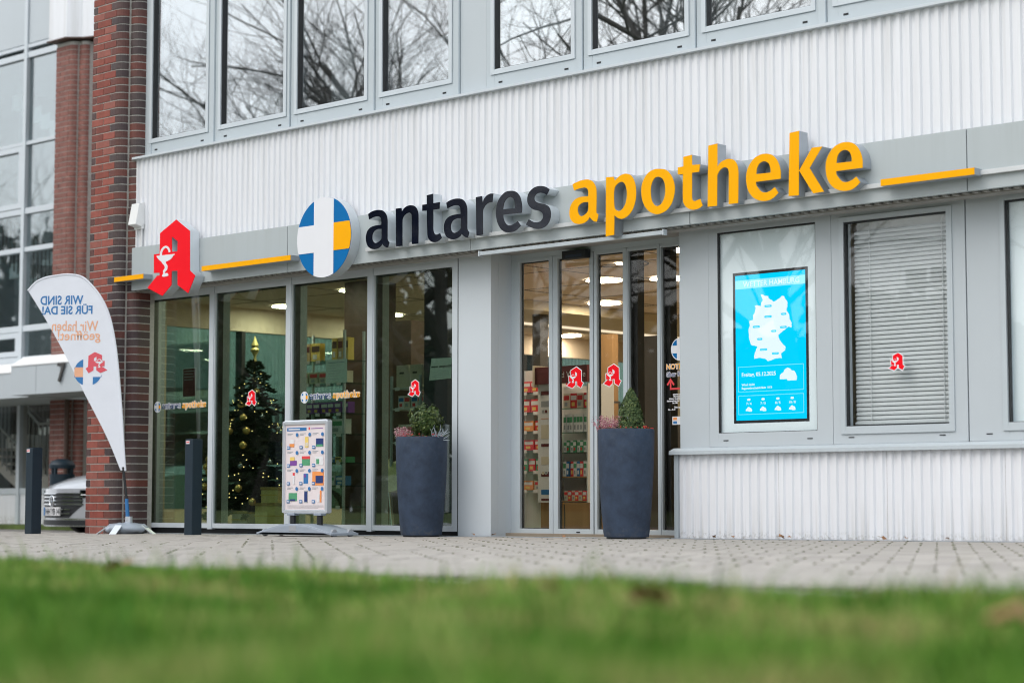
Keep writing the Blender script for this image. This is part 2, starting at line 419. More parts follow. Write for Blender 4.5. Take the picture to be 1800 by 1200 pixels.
tag(MB().add([(-300, -300, -.16), (300, -300, -.16), (300, 300, -.16), (-300, 300, -.16)], [(0, 1, 2, 3)]).build('ground', M['asphalt'], fix=False), kind='structure')
road = MB()
road.add([(-60, .2, -.10), (-18.6, .2, -.10), (-18.6, 5.1, -.10), (-60, 5.1, -.10)], [(0, 1, 2, 3)])
road.add([(-60, -1.35, -.03), (-18.6, -1.35, .0), (-18.6, .2, -.10), (-60, .2, -.10)], [(0, 1, 2, 3)])
tag(road.build('driveway', M['asphalt'], fix=False), kind='structure')
verge = tag(MB().box(-60, -20, 5.1, 7.0, -.2, -.03).build('verge', M['soil']), kind='structure')

pave = MB()
pave.add([(-30, -7.6, gz(-18) - .012), (-18.2, -7.6, gz(-18) - .012), (-18.2, -.02, gz(-18) - .012), (-30, -1.35, gz(-18) - .03)], [(0, 1, 2, 3)])
pave.add([(-18.2, -7.6, gz(-18.2) - .012), (-4, -7.6, gz(-4) - .012), (-4, -.02, gz(-4) - .012), (-18.2, -.02, gz(-18.2) - .012)], [(0, 1, 2, 3)])
pave.add([(-4, -7.6, gz(-4) - .012), (12, -7.6, gz(-4) - .012), (12, -.02, gz(-4) - .012), (-4, -.02, gz(-4) - .012)], [(0, 1, 2, 3)])
pavement = tag(pave.build('pavement', M['joint'], fix=False), kind='structure')
# pavers lie turned about 31 degrees to the facade, corners cut for the moss joints
PW, PL, PA = .107, .31, R(30.7)
def paver_poly():
    a, b, c = PW / 2 - .001, PL / 2 - .0012, .014
    return [(-a + c, -b), (a - c, -b), (a, -b + c), (a, b - c), (a - c, b), (-a + c, b), (-a, b - c), (-a, -b + c)]
pm = MB().prism_z(paver_poly(), -.05, 0).mesh('paver', M['paver'], bevel=.0015)
cells = []
ca, sa = math.cos(PA), math.sin(PA)
camp = Vector((0, -13))
for i in range(-260, 200):
    for j in range(-70, 70):
        u, v = i * PW, j * PL
        x = u * ca - v * sa - 11; y = u * sa + v * ca - 3
        if not (-24 < x < -1.5 and -7.55 < y < -.16): continue
        dx, dy = x, y + 13
        f = -dx * .6797 + dy * .7335; l = dx * .7335 + dy * .6797
        vis = abs(l) < f * .27 and y > -6.0
        cells.append(((0 if vis else 1), f * f, x, y))
cells.sort()
far = MB()
pp = paver_poly()
for k, (a, b, x, y) in enumerate(cells):
    dz = rng.uniform(-.0015, .0015); t = PA + rng.uniform(-.006, .006)
    if k < 300:
        o = put('paver', pm, pavement, (x, y, gz(x) + dz)); o.rotation_euler = (rng.uniform(-.004, .004), rng.uniform(-.004, .004) - .005, t)
    else:
        c_, s_ = math.cos(t), math.sin(t)
        far.prism_z([(x + px * c_ - py * s_, y + px * s_ + py * c_) for px, py in pp], gz(x) - .04 + dz, gz(x) + dz)
tag(far.build('pavers', M['paver'], pavement, fix=False), kind='stuff')
# tufts of moss that stand in the cut corners of the pavers
tf = MB()
for a, b, x, y in cells:
    if x < -13 or y < -6.6: continue
    ci, cj = round(((x + 11) * math.cos(PA) + (y + 3) * math.sin(PA)) / PW), round((-(x + 11) * math.sin(PA) + (y + 3) * math.cos(PA)) / PL)
    for sx_, sy_ in ((.5, .5),):
        if (ci + cj) % 2 or rng.random() < .10 + .10 * max(0, -x - 8): continue
        px, py = PW * sx_, PL * sy_; c_, s_ = math.cos(PA), math.sin(PA)
        cx_, cy_ = x + px * c_ - py * s_, y + px * s_ + py * c_
        r_, h_ = rng.uniform(.009, .016), rng.uniform(.002, .006)
        n_ = 6; a0 = rng.uniform(0, 6)
        z_ = gz(x) - .004
        ring_ = [(cx_ + r_ * math.cos(a0 + 1.047 * q) * rng.uniform(.8, 1.2), cy_ + r_ * math.sin(a0 + 1.047 * q) * rng.uniform(.8, 1.2), z_) for q in range(n_)]
        mid_ = [(cx_ + (p_[0] - cx_) * .7, cy_ + (p_[1] - cy_) * .7, z_ + .004 + h_ * .75) for p_ in ring_]
        tf.add(ring_ + mid_ + [(cx_, cy_, z_ + .004 + h_)], [(q, (q + 1) % n_, n_ + (q + 1) % n_, n_ + q) for q in range(n_)] + [(n_ + q, n_ + (q + 1) % n_, 2 * n_) for q in range(n_)])
tag(tf.build('moss', M['moss'], pavement, fix=False), kind='stuff')
edge = MB()
for k in range(24):
    x = -24 + k * 1.0; edge.box(x + .004, x + .996, -7.66, -7.56, -.1, gz(x + .5) - .012)
edge.build('kerb_edging', M['mortar'], pavement)
drain = MB()
xs = [-17.7 + 1.0 * k for k in range(14)]
for a, b in zip(xs[:-1], xs[1:]):
    drain.add([(x, y, gz(x) + z) for x in (a, b - .006) for y, z in ((-.15, -.04), (-.15, .004), (-.02, .006), (-.02, -.04))],
              [(0, 1, 5, 4), (1, 2, 6, 5), (2, 3, 7, 6), (0, 3, 2, 1), (4, 5, 6, 7)])
drain.build('drain_channel', M['drain'], pavement)
# lawn
NX, NY = 90, 60
def berm(x, y):
    # the lawn swells to a low bank between the paving and the camera
    d = np.clip((-7.6 - y) / 2.0, 0, 1); s_ = d * d * (3 - 2 * d)
    return .006 + .106 * s_ + .009 * np.sin(x * 1.9 + .4) * s_ + .006 * np.sin(x * 4.3 + y * 3.1) * s_
lv, lf = [], []
for j in range(NY + 1):
    for i in range(NX + 1):
        x = -40 + 60 * i / NX; y = -7.6 - 30 * (j / NY) ** 1.9
        lv.append((x, y, float(berm(np.array([x]), np.array([y]))[0])))
for j in range(NY):
    for i in range(NX):
        a = j * (NX + 1) + i; lf.append((a, a + NX + 1, a + NX + 2, a + 1))
lawn = tag(MB().add(lv, lf).build('lawn', M['soil'], fix=False), kind='structure')
def grass():
    g = np.random.default_rng(3)
    n = 330000
    x = g.uniform(-16, 1.0, n); y = -7.55 - 4.9 * g.random(n) ** .8
    f = -x * .6797 + (y + 13) * .7335; l = x * .7335 + (y + 13) * .6797
    keep = (f > .9) & (np.abs(l) < f * .40 + .5)
    x, y = x[keep], y[keep]; n = len(x)
    cl = np.sin(x * 2.1 + 1.3 * np.sin(y * 1.7)) * np.cos(y * 2.6 + x * .7) + .6 * np.sin(x * 5.3 + y * 4.1)
    d = -7.6 - y
    z0 = berm(x, y) - .004
    tall = g.random(n) < .03
    h = (.042 + .034 * g.random(n) ** 2 + .014 * cl) * np.clip(.55 + d * .9, .5, 1)
    h = np.where(tall, h * g.uniform(1.3, 2.1, n), h)
    a = g.uniform(0, 2 * np.pi, n); wd = g.uniform(.0022, .0042, n)
    lean = g.uniform(.1, .75, n) * h; la = g.uniform(0, 2 * np.pi, n)
    dx, dy = np.cos(a) * wd, np.sin(a) * wd; lx, ly = np.cos(la) * lean, np.sin(la) * lean
    V = np.empty((n, 5, 3), np.float32)
    V[:, 0] = np.stack([x - dx, y - dy, z0], 1); V[:, 1] = np.stack([x + dx, y + dy, z0], 1)
    V[:, 2] = np.stack([x - dx * .8 + lx * .35, y - dy * .8 + ly * .35, z0 + h * .6], 1)
    V[:, 3] = np.stack([x + dx * .8 + lx * .35, y + dy * .8 + ly * .35, z0 + h * .6], 1)
    V[:, 4] = np.stack([x + lx, y + ly, z0 + h], 1)
    me = bpy.data.meshes.new('grass')
    me.vertices.add(n * 5); me.vertices.foreach_set('co', V.ravel())
    base = (np.arange(n) * 5)[:, None]
    quads = (base + np.array([0, 1, 3, 2])).ravel(); tris = (base + np.array([2, 3, 4])).ravel()
    me.loops.add(n * 7); me.loops.foreach_set('vertex_index', np.concatenate([quads, tris]).astype(np.int32))
    me.polygons.add(n * 2)
    ls = np.concatenate([np.arange(n) * 4, n * 4 + np.arange(n) * 3]).astype(np.int32)
    me.polygons.foreach_set('loop_start', ls)
    me.update(calc_edges=True)
    m = bpy.data.materials.new('grass_blades'); m.use_nodes = True; nn = m.node_tree; b = nn.nodes['Principled BSDF']
    b.inputs['Roughness'].default_value = .7; b.inputs['Specular IOR Level'].default_value = .15
    tc = nn.nodes.new('ShaderNodeTexCoord'); nz = nn.nodes.new('ShaderNodeTexNoise'); nz.inputs['Scale'].default_value = 2.3; nz.inputs['Detail'].default_value = 5
    cr = nn.nodes.new('ShaderNodeValToRGB'); el = cr.color_ramp.elements
    el[0].position = .38; el[0].color = (.05, .15, .012, 1); el[1].position = .62; el[1].color = (.27, .295, .105, 1)
    e = el.new(.5); e.color = (.135, .28, .042, 1)
    nn.links.new(tc.outputs['Object'], nz.inputs['Vector']); nn.links.new(nz.outputs['Fac'], cr.inputs[0])
    ge = nn.nodes.new('ShaderNodeNewGeometry'); c2 = nn.nodes.new('ShaderNodeValToRGB')
    c2.color_ramp.elements[0].color = (.6, .68, .55, 1); c2.color_ramp.elements[1].color = (1.3, 1.2, 1.05, 1); c3 = c2.color_ramp.elements.new(.9); c3.color = (1.15, 1.12, 1, 1); c2.color_ramp.elements[2].color = (2.2, 1.15, 2.0, 1)
    nn.links.new(ge.outputs['Random Per Island'], c2.inputs[0])
    mx = nn.nodes.new('ShaderNodeMix'); mx.data_type = 'RGBA'; mx.blend_type = 'MULTIPLY'; mx.inputs[0].default_value = 1
    nn.links.new(cr.outputs[0], mx.inputs[6]); nn.links.new(c2.outputs[0], mx.inputs[7]); nn.links.new(mx.outputs[2], b.inputs['Base Color'])
    me.materials.append(m)
    return tag(put('grass', me), kind='stuff')
grass()

# ============================================================ PHARMACY BUILDING
B = thing('pharmacy_building', 'long office block with white corrugated cladding, grey windows and a ground floor pharmacy', 'building', (-12, 0, 0))
# --- corrugated cladding, sheet by sheet
def corrugated(x0, x1, z0, z1, yf, pitch=.083, dep=.019, off=0.0):
    prof = []; x = x0
    k = math.floor((x0 - off) / pitch)
    seg = [(0, 1), (.40, 1), (.52, 0), (.88, 0)]
    pts = []
    while off + k * pitch < x1 + pitch:
        for a, h in seg: pts.append((off + (k + a) * pitch, yf if h else yf + dep))
        k += 1
    def at(xx):
        for (a, ya), (b, yb) in zip(pts[:-1], pts[1:]):
            if a <= xx <= b: return ya + (yb - ya) * (xx - a) / (b - a) if b > a else ya
        return yf
    line = [(x0, at(x0))] + [p for p in pts if x0 < p[0] < x1] + [(x1, at(x1))]
    m = MB(); n = len(line)
    m.add([(x, y, z0) for x, y in line] + [(x, y, z1) for x, y in line] + [(x, y + .004, z0) for x, y in line],
          [(i, i + 1, n + i + 1, n + i) for i in range(n - 1)] + [(i, 2 * n + i, 2 * n + i + 1, i + 1) for i in range(n - 1)])
    return m
xs = [-17.335] + [-17.335 + .996 * k for k in range(1, 13)] + [-4.0]
for a, b in zip(xs[:-1], xs[1:]):
    corrugated(a, b - .002, 2.60, 4.015, -.25, off=-17.335).build('cladding_sheet', M['clad'], B)
MB().box(-17.335, -4, -.222, -.02, 2.66, 4.0).build('wall', M['soffit'], B)
MB().box(-17.345, -17.336, -.25, -.02, 2.6, 4.0).build('edge_trim', M['frame'], B)
xs = [-10.15] + [-10.15 + .996 * k for k in range(1, 6)] + [-4.0]
for a, b in zip(xs[:-1], xs[1:]):
    corrugated(a, b - .002, .048, .735, -.03, off=-10.13).build('plinth_sheet', M['clad'], B)
MB().box(-10.15, -4, -.003, .3, .0, .735).build('wall', M['soffit'], B)
MB().box(-10.19, -10.151, -.032, .24, .03, .735).build('edge_trim', M['frame'], B)
# --- soffit strip behind the fascia: the open ends of the sheets
m = MB(); x = -17.3
while x < -4:
    m.box(x, x + .041, -.245, -.19, 2.586, 2.598); x += .083
tag(m.build("soffit_teeth", M["soffit"], B), kind="stuff")
MB().box(-17.3, -4, -.25, -.02, 2.6, 2.64).build('dark_void_backing', M['dkframe'], B)  # dark slab coloured in for the shaded hollows between the teeth
MB().box(-17.3, -4, -.185, -.05, 2.578, 2.599).build('soffit_strip', M['soffit'], B)
MB().box(-17.6, -4, -.05, .0, 2.60, 2.75).build('lintel', M['soffit'], B)
# --- fascia panels with their joints
seams = [-17.32, -14.78, -12.28, -9.80, -7.265, -4.8, -4.0]
for a, b in zip(seams[:-1], seams[1:]):
    MB().box(a + .004, b - .004, -.30, -.262, 2.593, 3.052).build('fascia_panel', M['fascia'], B, bevel=.003)
MB().box(-17.31, -4, -.262, -.252, 2.60, 3.04).build('fascia_backing', M['dkframe'], B)
MB().box(-13.62, -4, -.335, -.301, 2.694, 2.728).build('sign_rail', M['rail'], B, bevel=.002)
# --- upper floor: sill flashing, window row
MB().prism_x([(-.295, 4.012), (-.295, 4.035), (-.15, 4.062), (-.13, 4.062), (-.13, 4.012)], -17.35, -4).build('sill_flashing', M['frame_lt'], B)
MB().box(-17.33, -17.20, -.16, .0, 4.063, 6.8).build('jamb', M['frame'], B)
wins = [(-17.19, -16.27), (-16.02, -15.03), (-14.82, -13.84), (-13.59, -12.70), (-12.12, -11.20), (-10.96, -9.95), (-9.73, -8.70), (-8.45, -7.45), (-7.2, -6.2), (-5.95, -4.95)]
seam = [-17.33, -16.165, -14.965, -13.735, -12.56]
for k, (a, b) in enumerate(wins):
    fa = a - .10; fb = b + .075
    if k == 0: fa = -17.265
    o = MB().frame(fa, fb, 4.065, 6.75, -.15, -.02, a - fa, fb - b, .175, .12).build('window', M['frame'], B, bevel=.004, own=True)
    MB().frame(a - .045, b + .045, 4.19, 6.67, -.162, -.151, .043, .043, .043, .043).build('sash', M['frame_lt'], o, bevel=.003)
    MB().box(a - .002, b + .002, -.118, -.112, 4.238, 6.632).build('pane', M['g_upper'], o)
    MB().frame(a, b, 4.236, 6.63, -.148, -.095, .011, .004, .006, .006).build('gasket', M['black'], o)
    for q in (a + .05, b - .08):
        MB().box(q, q + .045, -.1535, -.150, 4.105, 4.12).build('drain_slot', M['black'], o)
for a, b in [(-16.19, -16.122), (-14.95, -14.925), (-13.76, -13.695), (-11.12, -11.065), (-9.87, -9.835), (-8.62, -8.555), (-7.37, -7.305), (-6.12, -6.055)]:
    MB().box(a, b, -.17, -.02, 4.065, 6.8).build('mullion', M['frame'], B, bevel=.004)
MB().box(-12.62, -12.56, -.17, -.02, 4.065, 6.8).build('mullion', M['frame'], B, bevel=.004)
MB().box(-12.555, -12.225, -.145, -.02, 4.065, 6.8).build('infill_panel', M['panel'], B, bevel=.003)
for a, b in zip([-17.33] + [-17.33 + .996 * k for k in range(1, 13)], [-17.33 + .996 * k for k in range(1, 13)] + [-4.0]):
    corrugated(a, b - .002, 6.8, 8.4, -.25, off=-17.335).build('cladding_sheet', M['clad'], B)
MB().box(-17.6, -4, -.22, 11.1, 8.38, 8.6).build('roof', M['soffit'], B)
# blind half way down in the fifth upper window
bl = MB()
for k in range(39): bl.box(-12.1, -11.22, -.104, -.08, 4.455 + k * .056, 4.455 + k * .056 + .05)
bl.build('pleated_blind', M['iwhite'], B)
# upper room behind the panes
MB().box(-17.5, -4, -.02, .66, 4.0, 4.07).build('upper_floor', M['ifloor'], B)
MB().box(-19.25, -4, .66, 11, 4.0, 4.07).build('upper_floor', M['ifloor'], B)
MB().box(-17.3, -4, 4.5, 4.6, 4.07, 6.8).build('upper_wall', M['iwhite'], B)
MB().box(-17.5, -4, -.02, .66, 6.74, 6.8).build('upper_ceiling', M['iwhite'], B)
MB().box(-19.25, -4, .66, 11, 6.74, 6.8).build('upper_ceiling', M['iwhite'], B)
MB().box(-17.56, -17.36, -.15, 4.5, 4.07, 6.8).build('upper_wall', M['iwhite'], B)
for x0, x1, y0, y1, z1 in [(-15.6, -15.25, 1.0, 1.4, 5.35), (-14.1, -13.2, .6, 1.0, 4.9), (-16.9, -16.2, .8, 1.2, 4.75), (-15.9, -15.6, 2.2, 2.5, 6.4), (-11.2, -10.2, .9, 1.4, 4.85)]:
    MB().box(x0, x1, y0, y1, 4.07, z1).build('upper_cabinet', M['iwhite'], B)
# --- shopfront
MB().box(-17.64, -17.475, -.02, .14, .03, 2.60).build('jamb', M['frame'], B, bevel=.004)
MB().box(-17.6, -12.72, .045, .16, .0, .077).build('threshold', M['black'], B)
ed = [-17.475, -16.315, -15.095, -13.90, -12.73]
for k in range(4):
    a, b = ed[k], ed[k + 1]
    a2, b2 = a + (.0 if k == 0 else .036), b - (.036 if k < 3 else .0)
    o = MB().frame(a2, b2, .078, 2.60, .0, .05, .10 if k == 0 else .012, .07 if k == 3 else .012, .048, .085).build('shopfront_window', M['frame_lt'], B, bevel=.003, own=True)
    g0, g1 = a2 + (.10 if k == 0 else .012), b2 - (.07 if k == 3 else .012)
    MB().box(g0 - .002, g1 + .002, .018, .026, .113, 2.517).build('pane', M['g_shop'], o)
    MB().frame(g0, g1, .115, 2.515, .028, .10, .012, .006, .006, .01).build('gasket', M['black'], o)
    MB().box(g0 - .05, g0 - .001, .06, .20, .06, 2.6).build('inner_frame', M['frame'], o)
for x in ed[1:4]:
    MB().box(x - .034, x + .034, -.008, .06, .066, 2.60).build('mullion', M['frame_lt'], B, bevel=.003)
    MB().box(x - .03, x + .03, .062, .19, .06, 2.60).build('inner_mullion', M['dkframe'], B)
MB().box(-12.724, -12.312, .004, .10, .035, 2.60).build('wall_panel', M['panel_lt'], B, bevel=.003)
MB().box(-12.73, -12.7245, .0, .1, .035, 2.6).build('panel_joint', M['dkframe'], B)
# --- entrance: reveal, ceiling, sliding door
MB().box(-12.36, -12.311, .102, .30, .035, 2.60).build('reveal', M['panel_lt'], B)
MB().box(-12.31, -10.16, -.04, .30, 2.60, 2.66).build('porch_ceiling', M['soffit'], B)
MB().box(-12.31, -10.16, .27, .34, 2.555, 2.60).build('door_header', M['frame'], B)
MB().box(-12.31, -10.16, .24, .40, .03, .062).build('door_sill', M['frame_lt'], B, bevel=.003)
def leaf(name, x0, x1, l, r, b=.045, t=.03, y=.27, mat_='frame'):
    o = MB().frame(x0, x1, .064, 2.553, y, y + .05, l, r, b, t).build(name, M[mat_], B, bevel=.004, own=True)
    MB().box(x0 + l - .002, x1 - r + .002, y + .02, y + .028, .064 + b - .002, 2.555 - t).build('pane', M['g_door'], o)
    MB().frame(x0 + l, x1 - r, .064 + b, 2.553 - t, y + .03, y + .045, .012, .012, .006, .01).build('gasket', M['black'], o)
    return o
leaf('side_light', -12.31, -11.80, .11, .045)
d1 = leaf('door_leaf', -11.795, -11.325, .055, .038)
MB().box(-11.52, -11.48, .265, .2705, .078, .088).build('door_stop', M['black'], d1)
leaf('door_leaf', -11.312, -10.935, .032, .045)
leaf('side_light', -10.93, -10.57, .012, .03)
leaf('side_light', -10.565, -10.16, .012, .02)
for x in (-10.905, -10.545):
    MB().box(x - .02, x + .042, .33, .42, .064, 2.55).build('gasket', M['black'], B)
MB().box(-10.15, -10.05, .102, .27, .735, 2.6).build('reveal', M['panel'], B)
# --- right-hand windows
MB().box(-10.15, -9.845, .004, .10, .79, 2.60).build('wall_panel', M['panel'], B, bevel=.003)
MB().prism_x([(-.075, .735), (-.075, .765), (-.01, .79), (.05, .79), (.05, .735)], -10.21, -4).build('window_sill', M['frame'], B, bevel=.002)
def office_window(f0, f1, g0, g1, zb, zt, kind):
    o = MB().frame(f0, f1, .792, 2.60, .0, .09, g0 - f0, f1 - g1, zb - .792, 2.60 - zt).build('window', M['panel'], B, bevel=.004, own=True)
    if kind: MB().frame(g0 - .045, g1 + .05, zb - .06, zt + .04, -.012, -.001, .042, .047, .057, .037).build('sash', M['frame'], o, bevel=.003)
    MB().box(g0 - .002, g1 + .002, .022, .03, zb - .002, zt + .002).build('pane', M['g_win'], o)
    MB().frame(g0, g1, zb, zt, .0, .0215 if not kind else .035, .012, .003, .004, .012).build('gasket', M['black'], o)
    for q in (f0 + .14, f1 - .24):
        MB().box(q, q + .05, -.0025, .0005, .84, .848).build('drain_slot', M['black'], o)
    return o
office_window(-9.842, -8.645, -9.75, -8.79, .905, 2.545, 0)
office_window(-8.642, -7.465, -8.52, -7.62, .93, 2.515, 1)
office_window(-7.455, -6.1, -7.13, -6.25, .925, 2.545, 1)
office_window(-6.095, -4.9, -6.0, -5.0, .925, 2.545, 1)
MB().frame(-9.80, -8.74, .86, 2.58, .0325, .036, .18, .145, .122, .376).build('backing_board', M['sheer'], B)
MB().box(-9.8, -8.7, .11, .13, .86, 2.58).build('inner_board', M['iwhite'], B)
MB().box(-7.2, -4.9, .065, .08, .85, 2.58).build('backing_board', M['sheer'], B)
MB().box(-10.15, -4, .6, .7, .0, 2.75).build('inner_wall', M['iwall'], B)
MB().box(-8.7, -8.6, .1, .6, .0, 2.75).build('inner_wall', M['iwall'], B)
MB().box(-7.5, -7.4, .1, .6, .0, 2.75).build('inner_wall', M['iwall'], B)
MB().box(-4.1, -4.0, -.2, 11, .0, 8.5).build('end_wall', M['clad'], B)
# --- shop interior
MB().box(-17.95, -4.1, .2, .66, .03, .068).build('shop_floor', M['ifloor'], B)
MB().box(-19.3, -4.1, .66, 11, .03, .068).build('shop_floor', M['ifloor'], B)
MB().box(-17.95, -4.1, .0, .66, 2.755, 2.80).build('shop_ceiling', M['ceil'], B)
MB().box(-19.3, -4.1, .66, 11, 2.755, 2.80).build('shop_ceiling', M['ceil'], B)
MB().box(-19.3, -4.1, 10.9, 11, .068, 2.755).build('back_wall', M['iwall'], B)
MB().box(-10.3, -10.2, .71, 11, .068, 2.755).build('partition', M['iwall'], B)
MB().box(-10.16, -10.06, .43, .70, .068, 2.755).build('partition', M['iwall'], B)
MB().box(-18.05, -17.95, .12, .66, .068, 2.755).build('corner_wall', M['iwall'], B)
MB().box(-19.3, -18.06, .60, .66, .0, 8.4).build('return_wall', M['clad'], B)
MB().box(-18.05, -17.66, -.02, .12, .0, 8.4).build('corner_post', M['frame'], B)
m = MB()
for k in range(1, 9): m.box(-19.25, -10.31, 1.2 * k - .006, 1.2 * k + .006, 2.751, 2.754)
for k in range(6): m.box(-18.4 + 1.6 * k - .006, -18.4 + 1.6 * k + .006, .25, 10.9, 2.7505, 2.7535)
m.build('ceiling_grid', M['anth'], B)
MB().box(-19.32, -19.2, .66, 11, 2.46, 2.755).build('side_beam', M['ceil'], B)
MB().box(-19.32, -19.2, .66, 11, .0, .26).build('side_plinth', M['iwall'], B)
MB().box(-19.27, -19.26, .66, 11, .26, 2.46).build('side_pane', M['g_in'], B)
for y in (2.8, 4.6, 6.4, 8.2, 10.0): MB().box(-19.32, -19.2, y - .03, y + .03, .26, 2.46).build('side_mullion', M['black'], B)
MB().box(-17.0, -15.9, 4.2, 9.5, 2.64, 2.749).build('bulkhead', M['iwall'], B)
MB().box(-17.12, -17.03, 4.6, 9.5, 2.61, 2.63).build('cove_light', M['cove'], B)
MB().box(-19.3, -17.4, 11.0, 11.1, 0, 8.4).build('rear_wall', M['clad'], B)
MB().box(-17.4, -4, 11.0, 11.1, 0, 8.4).build('rear_wall', M['clad'], B)
MB().box(-19.32, -19.2, .66, 11, 2.76, 8.4).build('side_wall', M['clad'], B)

# ============================================================ BRICK PILLAR
P = thing('brick_pillar', 'red and dark clinker brick pillar with rounded corners at the left end of the pharmacy', 'brick pillar', (-17.7, -.2, 0))
def arc(cx, cy, r, a0, a1, n=6): return [(cx + r * math.cos(R(a0 + (a1 - a0) * k / n)), cy + r * math.sin(R(a0 + (a1 - a0) * k / n))) for k in range(n + 1)]
e = .006
core = [(-17.934, -.394), (-17.52, -.394)] + arc(-17.52, -.30, .094, -90, 0)[1:] + [(-17.426, -.279)] + arc(-17.40, -.185, .094, -90, 0)[1:] + [(-17.306, .0), (-17.65, .0), (-17.65, .3), (-17.934, .3)]
MB().prism_z(core, 0, 8.3).build('mortar_core', M['mortar'], P)
BH = .0715
def brick_mesh(poly, m): return MB().prism_z(poly, 0, BH).mesh('brick', m, (-17.7, -.2, 0), bevel=.003)
def rect(x0, x1): return [(x0, -.40), (x1, -.40), (x1, -.30), (x0, -.30)]
bu = [(-17.518, -.40)] + arc(-17.52, -.30, .10, -88, 0) + [(-17.518, -.30)]  # rounded brick end cut as its own piece in the darker colour
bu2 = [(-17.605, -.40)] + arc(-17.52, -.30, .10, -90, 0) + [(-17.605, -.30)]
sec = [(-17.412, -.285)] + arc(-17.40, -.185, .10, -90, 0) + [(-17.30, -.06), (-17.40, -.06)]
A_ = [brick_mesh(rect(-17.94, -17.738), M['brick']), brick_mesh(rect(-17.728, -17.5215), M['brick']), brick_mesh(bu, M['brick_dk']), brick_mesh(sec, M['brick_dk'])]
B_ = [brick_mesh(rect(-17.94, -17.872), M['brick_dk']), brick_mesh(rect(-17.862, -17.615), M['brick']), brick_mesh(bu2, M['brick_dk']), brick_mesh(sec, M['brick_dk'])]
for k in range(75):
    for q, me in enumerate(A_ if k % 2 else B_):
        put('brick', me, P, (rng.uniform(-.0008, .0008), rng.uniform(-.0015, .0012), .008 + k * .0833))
# ============================================================ STAIR BUILDING ON THE LEFT
S = thing('stair_building', 'glazed stairwell block with grey canopy and brick column behind the driveway', 'building', (-28, 6, 0))
for x in (-35.2, -32.5, -30.75, -28.93, -27.86):
    MB().box(x - .045, x + .045, 5.93, 6.08, -.1, 11).build('mullion', M['frame_lt'], S)
for z, t in ((7.98, .10), (6.45, .06), (5.28, .10), (4.62, .08), (3.27, .10), (2.74, .10), (2.02, .10), (.52, .10)):
    MB().box(-36, -27.9, 5.95, 6.07, z - t / 2, z + t / 2).build('transom', M['frame_lt'], S)
MB().box(-36, -27.9, 5.945, 6.0, 8.1, 8.16).build('transom', M['frame_lt'], S)
cols = [(-35.155, -32.545), (-32.455, -30.795), (-30.705, -28.975), (-28.885, -27.905)]
rows = [(6.48, 7.93), (5.33, 6.42), (4.66, 5.23), (3.32, 4.58), (2.79, 3.22), (.57, 1.97)]
for a, b in cols:
    for z0, z1 in rows:
        MB().box(a, b, 6.0, 6.01, z0, z1).build('pane', M['g_left'] if z0 > 1 else M['g_door'], S)
    MB().box(a + .02, b - .02, 5.96, 6.0, 8.18, 10.9).build('spandrel_panel', M['panel'], S)
    MB().box(a, b, 5.97, 6.05, -.1, .47).build('plinth_panel', M['clad'], S)
for a, b, z0, z1 in ((-30.69, -28.99, 5.34, 6.41), (-30.69, -28.99, 2.80, 3.21)):
    MB().frame(a, b, z0, z1, 5.94, 6.0, .10, .10, .09, .09).build('sash', M['frame_lt'], S)
MB().box(-36, -27.8, 10.4, 10.5, 3.3, 11).build('rear_wall', M['panel'], S)
MB().box(-36, -27.8, 10.4, 10.5, -.1, 3.3).build('rear_wall', M['anth'], S)  # gloom put into the colour: dark wall makes the lower windows look dim
MB().box(-36, -27.8, 6.1, 10.4, -.1, -.05).build('stair_floor', M['ifloor'], S)
MB().box(-36, -21.5, 6.0, 15, 10.9, 11.1).build('roof', M['panel'], S)
MB().box(-36.1, -36, 6, 15, -.1, 11).build('side_wall', M['panel'], S)
MB().box(-27.9, -27.8, 6.1, 10.4, -.1, 11).build('side_wall', M['dkwood'], S)
# flights of stairs behind the glass
fl = MB()
for z0, y, s_ in ((0.0, 7.1, 1), (1.55, 7.9, -1), (3.1, 7.1, 1), (4.65, 7.9, -1), (6.2, 7.1, 1)):
    n = 10
    for k in range(n):
        x = (-31.3 + .3 * k) if s_ < 0 else (-28.4 - .3 * k)
        fl.box(x, x + .3, y, y + .75, z0 + .155 * k - .12, z0 + .155 * (k + 1))
fl.build('staircase', M['iwhite'], S)
rl = MB()
for z0, y, s_ in ((0.0, 7.08, 1), (1.55, 7.88, -1), (3.1, 7.08, 1)):
    p0 = (-28.3 if s_ > 0 else -31.3, y, z0 + .95); p1 = (p0[0] - 3 * s_, y, z0 + 2.5)
    rl.tube([p0, p1], .022, 6)
    for k in range(25):
        t = k / 24; x = p0[0] + (p1[0] - p0[0]) * t; z = p0[2] + (p1[2] - p0[2]) * t
        rl.tube([(x, y, z), (x, y, z - .9)], .010, 4)
rl.build('stair_railing', M['anth'], S)
